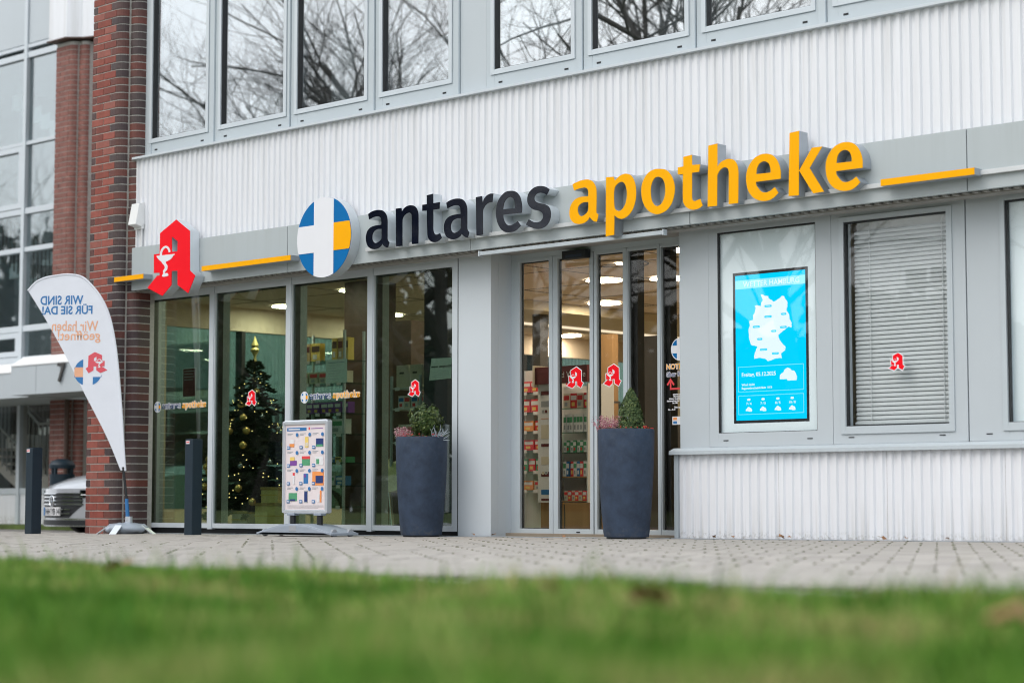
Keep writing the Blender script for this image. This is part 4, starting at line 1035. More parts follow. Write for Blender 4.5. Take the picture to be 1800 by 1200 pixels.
# ============================================================ BOLLARDS
def bollard(x, y, z0, h, label):
    t = thing('bollard', label, 'bollard', (x, y, z0), 'square bollards along the forecourt')
    MB().box(x - .062, x + .062, y - .062, y + .062, z0 - .05, z0 + h).build('post', M['bollard'], t, bevel=.006)
    MB().box(x - .055, x + .055, y - .055, y + .055, z0 + h, z0 + h + .006).build('cap', M['bollard'], t)
    MB().box(x - .045, x + .01, y - .0645, y - .0625, z0 + h - .045, z0 + h - .012).build('maker_plate', M['paper'], t)
    MB().box(x - .042, x + .007, y - .0652, y - .0646, z0 + h - .034, z0 + h - .022).build('maker_plate_print', M['pred'], t)
bollard(-18.22, -.87, -.005, .925, 'dark square steel bollard by the driveway left of the brick pillar')
bollard(-15.93, -.52, .012, .96, 'dark square steel bollard in front of the leftmost shopfront pane')

# ============================================================ PAVEMENT SIGN
SY = -.75
t = thing('pavement_sign', 'silver pavement sign with a poster of twelve pharmacy offers', 'pavement sign', (-13.95, SY, .03))
S0 = (-13.95, SY, .03)
x0, x1, z0, z1 = -14.27, -13.635, .245, 1.098
MB().frame(x0, x1, z0, z1, SY - .03, SY + .03, .032, .032, .032, .032).build('frame', M['alu'], t, bevel=.012)
MB().box(x0 + .03, x1 - .03, SY - .012, SY + .012, z0 + .03, z1 - .03).build('backing', M['iwhite'], t)
MB().box(x0 + .032, x1 - .032, SY - .0155, SY - .0135, z0 + .032, z1 - .032).build('poster', M['pink'], t)
for x in (-14.14, -13.765):
    MB().tube([(x, SY, .10), (x, SY, .235)], .028, 12).build('post', M['black'], t, smooth=True)
    MB().box(x - .05, x + .05, SY - .035, SY + .035, .222, .246).build('clamp', M['silver'], t, bevel=.006)
MB().prism_y([(-14.47, .046), (-14.47, .066), (-14.40, .082), (-14.27, .112), (-14.14, .138), (-14.05, .146), (-13.86, .146), (-13.76, .138), (-13.63, .112), (-13.50, .082), (-13.42, .066), (-13.42, .046)], SY - .17, SY + .17).build('water_base', M['silver'], t, bevel=.02)
MB().box(-14.0, -13.9, SY - .172, SY - .168, .08, .13).build('base_seam', M['pgrey'], t)
for x in (-14.42, -13.46):
    for dy in (-.10, .10):
        MB().prism_x([(SY + dy + .035 * math.cos(R(a)), .065 + .035 * math.sin(R(a))) for a in range(0, 360, 30)], x - .012, x + .012).build('roller', M['pgrey'], t)
W_, H_ = x1 - x0 - .064, z1 - z0 - .064
def offer(name, fx0, fx1, fz0, fz1, m, d=0):
    MB().box(x0 + .032 + fx0 * W_, x0 + .032 + fx1 * W_, SY - .0172 - d, SY - .0160 - d, z0 + .032 + fz0 * H_, z0 + .032 + fz1 * H_).build(name, M[m], t)
offer('headline_bar', .04, .52, .925, .965, 'pblue'); offer('headline_text', .08, .36, .938, .952, 'paper', .002)
offer('logo_mark', .57, .60, .935, .965, 'pred'); offer('logo_text', .62, .92, .945, .953, 'ppurple')
prods = [[('porange', .18, .62, .15, .42), ('paper', .25, .6, .42, .75)], [('pyellow', .45, .75, .1, .95), ('cream', .5, .72, .2, .5)], [('pdblue', .3, .95, .15, .8), ('pgreen', .35, .9, .15, .32)],
         [('ppurple', .25, .85, .1, .5), ('pyellow', .25, .65, .5, .8)], [('pgreen', .2, .9, .1, .62), ('pred', .2, .9, .62, .85)], [('paper', .25, .95, .1, .8), ('pgreen', .35, .6, .2, .6)],
         [('pred', .5, .68, .75, .98), ('paper', .5, .68, .05, .75)], [('pblue', .35, .75, .1, .9), ('ppurple', .4, .55, .6, .85)], [('porange', .0, 1.0, -.05, 1.05), ('pdblue', .3, .95, .12, .72)],
         [('pgreen', .15, .9, .15, .8), ('pdblue', .3, .75, .15, .3)], [('pgrey', .42, .72, .02, 1.0), ('pdblue', .44, .7, .1, .9)], [('porange', .68, .82, .05, 1.0), ('paper', .48, .62, .05, .7)]]
for q, plist in enumerate(prods):
    cx, cz = q % 3, 3 - q // 3; plist = [(m, .5 + (u0 - .5) * .98, .5 + (u1 - .5) * .98, v0 * .88 + .02, v1 * .88 + .02) for m, u0, u1, v0, v1 in plist]
    a0, b0, cw, ch = .05 + cx * .31, .075 + cz * .212, .28, .165
    for j, (m, u0, u1, v0, v1) in enumerate(plist):
        offer('product_picture', a0 + u0 * cw, a0 + u1 * cw, b0 + v0 * ch, b0 + v1 * ch, m, .0014 * (j + 1))
    offer('price_tag', a0 + .0 * cw, a0 + .26 * cw, b0 - .0 * ch, b0 + .22 * ch, 'pblue', .0045)
    offer('price_text', a0 + .04 * cw, a0 + .22 * cw, b0 + .07 * ch, b0 + .15 * ch, 'paper', .006)
    cxx, czz = x0 + .032 + (a0 + .88 * cw) * W_, z0 + .032 + (b0 + 1.02 * ch) * H_
    MB().prism_y([(cxx + .018 * math.cos(R(a)), czz + .018 * math.sin(R(a))) for a in range(0, 360, 30)], SY - .0225, SY - .0210).build('discount_badge', M['pblue'], t)
    for j in range(2): offer('offer_text', a0, a0 + (.5 - .15 * j) * cw, b0 + (1.08 - .09 * j) * ch, b0 + (1.12 - .09 * j) * ch, 'pgrey')
for j in range(3): offer('small_print', .06, .94 - .12 * (j == 2), .045 - .013 * j, .049 - .013 * j, 'pgrey')

# ============================================================ PLANTERS AND PLANTS
def planter(x, label):
    z = gz(x)
    t = thing('planter', label, 'planter', (x, -.35, z))
    prof = [(0, .014), (.17, .014), (.183, .016), (.190, .05), (.205, .22), (.219, .42), (.229, .62), (.234, .80), (.235, .885), (.233, .897), (.226, .900), (.215, .896), (.211, .86), (.205, .80)]
    MB().lathe(prof, (x, -.35, z), 48).build('pot', M['pot'], t, smooth=True)
    MB().lathe([(.165, -.02), (.165, .02)], (x, -.35, z), 32).build('contact_shadow_ring', M['black'], t)  # black ring added so a dark contact shadow shows under the pot
    MB().lathe([(0, .855), (.212, .855)], (x, -.35, z), 24).build('compost', M['bark'], t)
    return z + .86
def leaves(name, m, pts, size, parent=None, flatn=.4, asp=1.7):
    """small bent leaf faces at the given points (x,y,z,nx,ny,nz)"""
    b = MB()
    for p in pts:
        n = Vector(p[3:6]) + Vector((rng.uniform(-1, 1), rng.uniform(-1, 1), rng.uniform(-1, 1))) * flatn
        n = n.normalized(); a = n.orthogonal().normalized(); a.rotate(Matrix.Rotation(rng.uniform(0, 6.28), 3, n)); c_ = n.cross(a)
        s_ = size * rng.uniform(.6, 1.35); o = Vector(p[:3])
        q = [o - c_ * s_ * .5, o + a * s_ * asp * .5 - n * s_ * .15, o + c_ * s_ * .5, o - a * s_ * asp * .5 - n * s_ * .15]
        b.add(q, [(0, 1, 2, 3)])
    return b.build(name, M[m], parent, fix=False)
def spikes(name, m, cx, cy, cz, r, n, h, parent=None, wd=.006):
    b = MB()
    for _ in range(n):
        a, q = rng.uniform(0, 6.28), r * math.sqrt(rng.random()); hh = h * rng.uniform(.55, 1.1)
        p = Vector((cx + q * math.cos(a), cy + q * math.sin(a), cz)); tip = p + Vector((math.cos(a) * q * .9, math.sin(a) * q * .9, hh))
        for j in range(9):
            f = .15 + .85 * j / 9; o = p.lerp(tip, f) + Vector((rng.uniform(-1, 1), rng.uniform(-1, 1), rng.uniform(-.5, .5))) * wd
            d = Vector((rng.uniform(-1, 1), rng.uniform(-1, 1), rng.uniform(0, 1))).normalized(); e_ = d.orthogonal().normalized()
            b.add([o - e_ * wd * .7, o + d * wd * 1.5, o + e_ * wd * .7, o - d * wd * .6], [(0, 1, 2, 3)])
    return b.build(name, M[m], parent, fix=False)
def cloudpts(n, fn):
    out = []
    while len(out) < n:
        p = fn()
        if p: out.append(p)
    return out
zt = planter(-12.84, 'tall slate grey planter with a round bush in front of the fourth pane')
x = -12.84
t = thing('round_shrub', 'round green bush with loose glossy leaves in the left planter', 'shrub', (x + .03, -.33, zt))
def shr():
    th, ph = rng.uniform(0, 6.28), math.acos(rng.uniform(-.9, 1)); r = .135 * (1 - .5 * rng.random() ** 2.5) * (1 + .16 * math.sin(5 * th + 2 * ph) + .1 * math.sin(3 * th - 4 * ph))
    d = Vector((math.sin(ph) * math.cos(th), math.sin(ph) * math.sin(th), math.cos(ph)))
    return tuple(Vector((x + .03, -.33, zt + .17)) + d * r * (1.0 if d.z < 0 else 1.12)) + tuple(d)
leaves('foliage', 'shrub', cloudpts(2000, shr), .019, t, .7)
MB().tube([(x + .03, -.33, zt - .02), (x + .03, -.33, zt + .2)], .008, 6).build('stem', M['bark'], t)
for ox, oy, m, lab in ((-.155, -.10, 'heatherw', 'pale cream heather at the left rim of the left planter'), (-.08, -.155, 'heather', 'pink heather at the front rim of the left planter')):
    t = thing('heather', lab, 'heather', (x + ox, -.35 + oy, zt)); spikes('flower_spikes', m, x + ox, -.35 + oy, zt, .045, 46, .13, t)
    leaves('leaves', 'conifer', [(x + ox + rng.gauss(0, .03), -.35 + oy + rng.gauss(0, .03), zt + rng.uniform(0, .04), 0, 0, 1) for _ in range(90)], .012, t, .9)
t = thing('silver_plant', 'silvery white branching plant at the right rim of the left planter', 'plant', (x + .19, -.30, zt))
b = MB()
for _ in range(30):
    a = rng.uniform(0, 6.28); q = rng.uniform(0, .03); p = Vector((x + .175 + q * math.cos(a), -.33 + q * math.sin(a), zt)); 
    d = Vector((rng.gauss(.25, .45), rng.gauss(0, .45), 1)).normalized(); L = rng.uniform(.08, .175); pts_ = [p]
    for j in range(4): d = (d + Vector((rng.gauss(0, .3), rng.gauss(0, .3), rng.gauss(0, .15)))).normalized(); pts_.append(pts_[-1] + d * L / 4)
    b.tube(pts_, [.0028, .0026, .0024, .002, .0012], 4)
b.build('branches', M['silverp'], t, fix=False)
def berries(x, zt, lab, n=26, front=True):
    t = thing('berry_plant', lab, 'plant', (x, -.35, zt))
    b = MB(); lf = []
    for _ in range(n):
        a = rng.uniform(0, 6.28) if not front else rng.uniform(3.3, 6.9); r = rng.uniform(.15, .225)
        b.sphere((x + r * math.cos(a), -.35 + r * math.sin(a), zt + rng.uniform(.03, .065)), .0062, 8, 6)
    tag(b.build('berries', M['berry'], t, smooth=True), kind='stuff')
    for _ in range(420):
        a = rng.uniform(0, 6.28); r = rng.uniform(.05, .225); lf.append((x + r * math.cos(a), -.35 + r * math.sin(a), zt + rng.uniform(.0, .055), 0, 0, 1))
    leaves('leaves', 'conifer', lf, .016, t, .8)
berries(x, zt, 'low dark leafed plant with red berries in the left planter')
zt = planter(-10.44, 'tall slate grey planter with a cone shaped conifer beside the sliding door')
x = -10.44
t = thing('cone_conifer', 'small cone shaped conifer in the right planter', 'conifer', (x + .03, -.33, zt))
def cone():
    h = rng.random() ** 1.25; th = rng.uniform(0, 6.28); r = (.125 * (1 - h) ** .6 * (1 + .12 * math.sin(4 * th + 9 * h))) * (1 - .35 * rng.random() ** 2)
    return (x + .035 + r * math.cos(th), -.33 + r * math.sin(th), zt + .03 + h * .345, math.cos(th), math.sin(th), .5)
leaves('foliage', 'conifer', cloudpts(3400, cone), .014, t, .8)
MB().tube([(x + .035, -.33, zt - .02), (x + .035, -.33, zt + .3)], .008, 6).build('stem', M['bark'], t)
t = thing('heather', 'pink heather at the left rim of the right planter', 'heather', (x - .13, -.46, zt)); spikes('flower_spikes', 'heather', x - .10, -.45, zt, .08, 140, .15, t)
leaves('leaves', 'conifer', [(x - .1 + rng.gauss(0, .05), -.45 + rng.gauss(0, .03), zt + rng.uniform(0, .05), 0, 0, 1) for _ in range(120)], .014, t, .9)
berries(x, zt, 'low dark leafed plant with red berries in the right planter', 30)
# ============================================================ INSIDE THE SHOP
FLZ = .068
ORD = ['first', 'second', 'third', 'fourth', 'fifth', 'sixth', 'seventh', 'eighth', 'ninth', 'tenth', 'eleventh', 'twelfth', 'thirteenth', 'fourteenth', 'fifteenth', 'sixteenth', 'seventeenth', 'eighteenth', 'nineteenth', 'twentieth', 'twenty-first', 'twenty-second']
def ceiling_light(x, y, k, r=.2):
    t = thing('ceiling_light', 'round glowing light in the cream shop ceiling, some added as fill, %s counted from the shopfront' % ORD[k], 'ceiling light', (x, y, 2.75), 'round ceiling lights in the shop')
    MB().lathe([(r + .025, 2.749), (r + .025, 2.738), (r, 2.738), (r, 2.749)], (x, y, 0), 28).build('rim', M['iwhite'], t, smooth=True)
    MB().lathe([(0, 2.742), (r - .001, 2.742)], (x, y, 0), 28).build('lamp', M['lampdisc'], t)
for k_, p in enumerate(sorted([(-13.85, 3.42), (-15.45, 5.32), (-18.9, 8.58), (-13.23, 3.76), (-18.5, 4.6), (-18.6, 3.0), (-16.6, 2.3), (-16.4, .95), (-14.2, 1.3), (-17.4, 7.2), (-13.4, 6.6), (-11.6, 4.6), (-14.6, 8.6), (-11.6, 1.9), (-12.0, 8.2)], key=lambda q: q[1])):  # later positions in the list are unseen fill lamps added to brighten the shop
    ceiling_light(*p, k_)
t = thing('ring_spotlight', 'small bright spot in a dark ring on the ceiling behind the door', 'spotlight', (-12.76, 2.37, 2.75))
MB().lathe([(.30, 2.749), (.30, 2.742), (.285, 2.742), (.285, 2.749)], (-12.76, 2.37, 0), 36).build('ring', M['anth'], t)
MB().lathe([(0, 2.741), (.035, 2.741)], (-12.76, 2.37, 0), 16).build('lamp', M['lampdisc'], t)

# ---- Christmas tree
TX, TY = -16.76, .95
t = thing('christmas_tree', 'dark green Christmas tree behind the second shopfront pane', 'Christmas tree', (TX, TY, FLZ))
MB().tube([(TX, TY, FLZ), (TX, TY, 1.9)], [.04, .008], 8).build('trunk', M['bark'], t)
nd = MB(); bp = []
zz = .30
while zz < 1.86:
    f = (zz - .30) / 1.58; rr = .60 * (1 - f) ** .85 + .05; nb = max(6, int(17 * (1 - f)))
    a0 = rng.uniform(0, 6.28)
    for q in range(nb):
        a = a0 + 6.283 * q / nb + rng.uniform(-.15, .15); L = rr * rng.uniform(.82, 1.12)
        d = Vector((math.cos(a), math.sin(a), rng.uniform(-.12, .18)))
        p0 = Vector((TX, TY, zz + rng.uniform(-.03, .03)))
        n_ = max(4, int(L / .035)); side = Vector((-math.sin(a), math.cos(a), 0))
        for j in range(1, n_ + 1):
            g = j / n_; o = p0 + d * L * g - Vector((0, 0, .06 * g * g))
            for s_ in (-1, 1, 0):
                tw = (d * .9 + side * s_ * .9 + Vector((0, 0, rng.uniform(-.25, .35)))).normalized()
                ln = (.085 - .02 * g) * rng.uniform(.8, 1.2); wv = tw.cross(Vector((0, 0, 1))).normalized() * .011
                nd.add([o - wv * .6, o + tw * ln * .5 - wv, o + tw * ln, o + tw * ln * .5 + wv, o + wv * .6], [(0, 1, 2, 3, 4)])
                up = Vector((0, 0, .012))
                nd.add([o - up * .6, o + tw * ln * .5 - up, o + tw * ln, o + tw * ln * .5 + up], [(0, 1, 2, 3)])
        bp.append(p0 + d * L * 1.02 - Vector((0, 0, .07)))
    zz += .074
nd.build('branches', M['fir'], t, fix=False)
t2 = thing('tree_topper', 'gold pointed topper on the Christmas tree', 'tree topper', (TX, TY, 1.86))
MB().lathe([(0, 1.86), (.02, 1.88), (.014, 1.93), (.035, 1.97), (.05, 2.0), (.03, 2.03), (.042, 2.05), (.02, 2.10), (0, 2.16)], (TX, TY, 0), 14).build('spire', M['gold'], t2, smooth=True)
t3 = thing('string_lights', 'warm white fairy lights strung over the Christmas tree', 'string lights', (TX, TY, .3))
vis = [p for p in bp if (p.x - TX) * .5 + (p.y - TY) * -.9 > -.12]
fl = []
for k in range(125):
    f = rng.random() ** 1.3; z = .32 + 1.5 * f; rr = (.60 * (1 - f) ** .85 + .05) * rng.uniform(.9, 1.06); a = rng.uniform(-2.9, .6)
    fl.append((TX + rr * math.cos(a), TY + rr * math.sin(a), z - .03))
lm = MB().sphere((0, 0, 0), .0058, 6, 4).mesh('light', M['fairy'])
for p in fl: put('light', lm, t3, Vector(p) - Vector((TX, TY, .3)))
wire = MB(); fl2 = sorted(fl, key=lambda p: p[2])
for a, b in zip(fl2[:-1], fl2[1:]):
    if (Vector(a) - Vector(b)).length < .5: wire.tube([a, b], .0015, 3, cap=False)
wire.build('wire', M['black'], t3, fix=False)
bm_g = MB().sphere((0, 0, 0), .041, 16, 10).mesh('ball', M['goldb'], smooth=True)
bm_s = MB().sphere((0, 0, 0), .030, 14, 9).mesh('ball', M['silverb'], smooth=True)
capm = MB().tube([(0, 0, .033), (0, 0, .044)], .009, 8).mesh('cap', M['gold'])
spots = []
for k in range(200):
    f = rng.random() ** 1.2; z = .38 + 1.25 * f; rr = (.60 * (1 - f) ** .85 + .05) * 1.10; a = rng.uniform(-2.6, .3)
    p = Vector((TX + rr * math.cos(a), TY + rr * math.sin(a), z - .05))
    if all((p - q).length > .17 for q in spots): spots.append(p)
    if len(spots) >= 30: break
spots.sort(key=lambda q: -q.z); cnt = [0, 0]
for k, p in enumerate(spots):
    g = k % 3 != 2; i_ = cnt[0 if g else 1]; cnt[0 if g else 1] += 1
    o = thing('bauble', ('round gold bauble on the Christmas tree, %s gold one from the top' if g else 'small pewter bauble on the Christmas tree, %s pewter one from the top') % ORD[i_], 'bauble', p, 'gold baubles on the Christmas tree' if g else 'pewter baubles on the Christmas tree')
    put('ball', bm_g if g else bm_s, o); put('cap', capm, o)
def gift(x0, x1, y0, y1, z0, z1, lab, m='gold'):
    t = thing('gift_box', lab, 'gift', ((x0 + x1) / 2, (y0 + y1) / 2, z0))
    MB().box(x0, x1, y0, y1, z0, z1 - .03).build('box', M[m], t, bevel=.006)
    MB().box(x0 - .008, x1 + .008, y0 - .008, y1 + .008, z1 - .03, z1).build('lid', M['goldb'], t, bevel=.004)
    c = ((x0 + x1) / 2, y0 - .009, (z0 + z1) / 2)
    MB().box(x0 - .001, x1 + .001, y0 - .0105, y0 - .0085, c[2] - .006, c[2] + .006).build('ribbon', M['pyellow'], t)
    return t
gift(-16.19, -15.74, .50, .76, FLZ, .335, 'large gold wrapped gift box on the floor under the Christmas tree')
gift(-16.13, -15.86, .53, .73, .337, .50, 'smaller gold gift box stacked on the large one')
gift(-16.62, -16.36, .54, .76, FLZ, .25, 'low beige gift box left of the large gold one', 'cream')

# ---- shelves and goods
def goods(x0, x1, y, z, n, h, d, ms, lab, group, name='carton', cat='box', gap=.08):
    """a row of alike packets standing on a shelf"""
    wd = (x1 - x0) / n
    out = []
    for k in range(n):
        m = ms[k % len(ms)]
        key = (name, round(wd, 3), h, d, m)
        if key not in GOODS:
            w2 = wd * (1 - gap) / 2
            bands = [MB().box(-w2 * .85, w2 * .85, -d / 2 - .0015, -d / 2 - .0005, h * .55, h * .85).mesh('label_print', M[BAND.get(m, 'paper')]),
                     MB().box(-w2 * .6, w2 * .3, -d / 2 - .0015, -d / 2 - .0005, h * .15, h * .4).mesh('label_print', M[BAND2.get(m, 'pred')])]
            GOODS[key] = (MB().box(-w2, w2, -d / 2, d / 2, 0, h).mesh(name, M[m], bevel=.002), bands)
        me, bands = GOODS[key]
        t = thing('product_' + name, '%s, %s from the left' % (lab, ORD[k]) if n > 1 else lab, cat, (x0 + wd * (k + .5), y + rng.uniform(-.008, .008), z), group, rz=rng.uniform(-.06, .06))
        put('pack', me, t)
        for b in bands: put('label_print', b, t)
GOODS = {}
BAND = {'pred': 'paper', 'paper': 'pgreen', 'ppurple': 'paper', 'pyellow': 'dkwood', 'pblue': 'paper', 'pgreen': 'paper', 'cream': 'pred', 'porange': 'paper', 'iwhite': 'pblue', 'kraft': 'dkred'}
BAND2 = {'pred': 'pyellow', 'paper': 'pgrey', 'ppurple': 'pyellow', 'pyellow': 'paper', 'pblue': 'paper', 'pgreen': 'pred', 'cream': 'pgrey', 'porange': 'pyellow', 'iwhite': 'pred', 'kraft': 'paper'}
def shelf_unit(x0, x1, y0, y1, levels, lab, m='paper_g', back=None, posts='frame', top=None):
    t = thing('display_shelf', lab, 'shelf', ((x0 + x1) / 2, (y0 + y1) / 2, FLZ))
    zt = top or max(levels) + .3
    for x in (x0 + .012, x1 - .012):
        for y in (y0 + .012, y1 - .012): MB().box(x - .012, x + .012, y - .012, y + .012, FLZ, zt).build('upright', M[posts], t)
    for z in levels:
        MB().box(x0, x1, y0, y1, z - .014, z).build('shelf_board', M[m], t)
        n = max(2, int((x1 - x0) / .16))
        for k in range(n):
            xx = x0 + (x1 - x0) * (k + .5) / n; MB().box(xx - .032, xx + .032, y0 - .006, y0 - .001, z - .03, z + .004).build('price_label', M['paper'], t)
    if back: MB().box(x0 + .03, x1 - .03, y1 - .01, y1 - .004, FLZ, zt).build('back_panel', M[back], t)
    return t
gw = 'cartons on the shelf behind the third pane'
shelf_unit(-16.25, -15.42, 1.05, 1.35, [.30, .52, .76, 1.06, 1.28, 1.60, 1.84], 'tall open display shelf behind the third shopfront pane', 'g_in', top=2.15)
goods(-16.22, -15.9, 1.18, 1.84, 2, .20, .07, ['kraft', 'pyellow'], 'upright tea packet on the top shelf behind the third pane', 'tea packets on the top shelf', 'bag')
goods(-15.72, -15.45, 1.18, 1.84, 3, .24, .09, ['pyellow', 'kraft'], 'tall yellow carton on the top shelf behind the third pane', 'tall cartons on the top shelf')
goods(-16.22, -15.48, 1.18, 1.60, 5, .13, .10, ['cream'], 'cream carton on the second shelf behind the third pane', 'cream cartons on the second shelf')
goods(-16.22, -15.45, 1.18, 1.28, 7, .12, .09, ['ppurple'], 'purple and white carton in the row above the pavement sign', 'purple cartons behind the third pane')
goods(-15.95, -15.5, 1.18, 1.06, 2, .16, .12, ['paper'], 'white carton on the fourth shelf behind the third pane', 'white cartons on the fourth shelf')
goods(-16.2, -15.45, 1.18, .76, 8, .06, .12, ['pred', 'pblue', 'pyellow', 'pgreen'], 'flat bright packet in the mixed row behind the third pane', 'mixed flat packets')
goods(-16.2, -15.5, 1.18, .52, 5, .10, .10, ['pblue', 'paper'], 'blue or white carton low on the shelf behind the third pane', 'low cartons behind the third pane')
def slab(name, lab, cat, x0, x1, y0, y1, z0, z1, m, bevel=.004):
    t = thing(name, lab, cat, ((x0 + x1) / 2, (y0 + y1) / 2, z0)); MB().box(x0, x1, y0, y1, z0, z1).build('body', M[m], t, bevel=bevel)
    return t
t = slab('wood_column', 'dark walnut clad column behind the third shopfront pane', 'column', -16.14, -15.74, 1.7, 2.1, FLZ, 2.75, 'dkwood')
MB().box(-16.15, -15.73, 1.69, 2.11, FLZ, .16).build('base', M['anth'], t)
t = slab('cabinet', 'tall dark brown wooden cabinet behind the fourth pane', 'cabinet', -15.16, -14.88, 1.5, 1.9, FLZ, 2.25, 'dkwood')
MB().box(-15.155, -14.885, 1.49, 1.499, 1.1, 1.11).build('door_gap', M['black'], t)
t = slab('column', 'dark navy column behind the right half of the fourth pane', 'column', -14.13, -13.80, .95, 1.3, FLZ, 2.75, 'navy')
MB().box(-14.14, -13.79, .94, 1.31, FLZ, .14).build('base', M['anth'], t)
t = shelf_unit(-14.62, -14.18, .95, 1.3, [.95, 1.29, 1.50], 'small open rack with white trays behind the left planter', 'paper_g', top=1.62)
for k in range(2):
    x0 = -14.58 + k * .19
    t = slab('carton', 'white carton on top of the small rack, %s of two' % ('left' if k == 0 else 'right'), 'box', x0, x0 + .18, 1.0, 1.2, 1.502, 1.73, 'cream')
    MB().box(x0 + .05, x0 + .11, .995, .999, 1.64, 1.66).build('hand_hole', M['anth'], t)
goods(-14.58, -14.22, 1.1, 1.29, 4, .13, .14, ['iwhite', 'cream'], 'white packet on the middle tray of the small rack', 'packets on the small rack', gap=.04)
goods(-14.58, -14.22, 1.1, .95, 3, .18, .14, ['cream'], 'cream carton on the lowest tray of the small rack', 'cream cartons on the small rack', gap=.06)
# chair with shell seat
t = thing('shell_chair', 'pale yellow shell chair with metal legs behind the fourth pane', 'chair', (-14.62, 1.0, FLZ))
sh = MB(); n = 8
gv = []
for i in range(n + 1):
    u = i / n
    for j in range(n + 1):
        v = j / n - .5
        w_ = .23 * (1 - .55 * max(0, u - .55) / .45)
        yb = (.30 - u * .5) if u < .5 else (.05 + (u - .5) * .28)
        zb = .44 if u < .5 else .44 + (u - .5) * .62
        gv.append((-14.62 + v * 2 * w_, 1.0 - (.22 - yb) + .30 * (v * v), zb + .08 * v * v * 4 * .5))
sh.add(gv, [(i * (n + 1) + j, i * (n + 1) + j + 1, (i + 1) * (n + 1) + j + 1, (i + 1) * (n + 1) + j) for i in range(n) for j in range(n)])
so = sh.build('shell', M['pyellow'], t, smooth=True); so.data.materials[0] = mat('chair_shell', (.62, .60, .33), .5)
md = so.modifiers.new('thick', 'SOLIDIFY'); md.thickness = .012
for dx_, dy_ in ((-.2, -.2), (.2, -.2), (-.2, .2), (.2, .2)):
    MB().tube([(-14.62 + dx_ * .6, 1.0 + dy_ * .6 - .05, .44), (-14.62 + dx_, 1.0 + dy_, FLZ)], .011, 8).build('leg', M['chrome'], t, smooth=True)
# left of the door: red packs on glass shelves
shelf_unit(-14.42, -13.62, 2.5, 2.75, [.47, .67, .89, 1.09, 1.29, 1.50], 'wall shelf of red packets behind the left side light of the door', 'g_in', back='paper_g', top=1.75)
for z, ms, h, n_, lab in ((1.50, ['pred'], .12, 6, 'red packet on the top shelf behind the door'), (1.29, ['pred'], .14, 6, 'red packet with picture on the second shelf behind the door'), (1.09, ['pred', 'porange'], .11, 5, 'red or orange packet on the third shelf behind the door'), (.89, ['pred'], .11, 5, 'red packet on the fourth shelf behind the door'), (.67, ['pgreen', 'pgreen', 'pred'], .13, 7, 'green tube or red tin on the fifth shelf behind the door'), (.47, ['cream', 'porange'], .10, 5, 'cream and orange carton on the lowest shelf behind the door')):
    goods(-14.4, -13.64, 2.6, z, n_, h, .09, ms, lab, lab + 's')
# gondola
t = thing('promotion_display', 'white promotion display with a dark red header behind the left door leaf', 'display stand', (-13.1, 2.05, FLZ))
MB().box(-13.45, -13.42, 1.9, 2.3, .34, 1.55).build('side_panel', M['iwhite'], t)
MB().box(-13.42, -13.17, 1.895, 1.92, .34, 1.55).build('front_panel', M['paper'], t)
for q, (z0, z1, m) in enumerate([(1.42, 1.46, 'dkred'), (1.30, 1.36, 'pgrey'), (1.18, 1.185, 'porange'), (.98, 1.12, 'cream'), (.90, .93, 'dkred'), (.60, .63, 'dkred'), (.36, .38, 'dkred'), (.42, .47, 'pblue'), (.72, .80, 'cream')]):
    MB().box(-13.40, -13.19, 1.8925, 1.8945, z0, z1).build('panel_print', M[m], t)
for k in range(10):
    MB().box(-13.39 + .042 * (k % 5), -13.36 + .042 * (k % 5), 1.892, 1.8945, 1.24 - .62 * (k // 5), 1.27 - .62 * (k // 5)).build('panel_print', M[['pgrey', 'dkred', 'cream'][k % 3]], t)
MB().box(-13.44, -12.79, 2.26, 2.29, .34, 1.52).build('back_panel', M['iwhite'], t)
MB().box(-12.80, -12.78, 1.9, 2.3, .34, 1.52).build('side_panel', M['iwhite'], t)
MB().box(-13.46, -12.76, 1.86, 1.90, 1.53, 1.70).build('header', M['dkred'], t)
MB().box(-13.47, -13.455, 1.84, 2.3, 1.50, 1.72).build('header_edge', M['cream'], t)
for s, x in (('r und W', -13.24), ('de', -12.86)):
    me = text_mesh('header_text', s, .085, M['paper'], on_wall(x + 13.1, 1.858 - 2.05, 1.585 - FLZ)); put('header_text', me, t)
MB().box(-13.43, -12.78, 1.92, 2.29, FLZ, .34).build('base_cabinet', M['wood'], t, bevel=.004)
MB().box(-13.115, -13.105, 1.917, 1.92, FLZ + .02, .32).build('door_gap', M['anth'], t)
for z in (.36, .60, .84, 1.04, 1.28): MB().box(-13.165, -12.80, 1.93, 2.25, z - .012, z).build('shelf_board', M['wood'] if z < .7 else M['g_in'], t)
for z, ms, h, n_, lab in ((1.28, ['cream', 'pred'], .15, 4, 'hanging red and white plaster packet on the promotion display'), (1.04, ['paper'], .18, 8, 'upright white and green carton on the promotion display'), (.84, ['paper', 'pgreen'], .12, 8, 'small green and white carton on the promotion display'), (.60, ['paper', 'pblue', 'pred'], .15, 8, 'red, white or blue carton low on the promotion display'), (.36, ['cream', 'pred'], .10, 7, 'patterned packet in the lowest basket of the promotion display')):
    goods(-13.16, -12.81, 2.0, z, n_, h, .08, ms, lab, lab + 's', gap=.05)
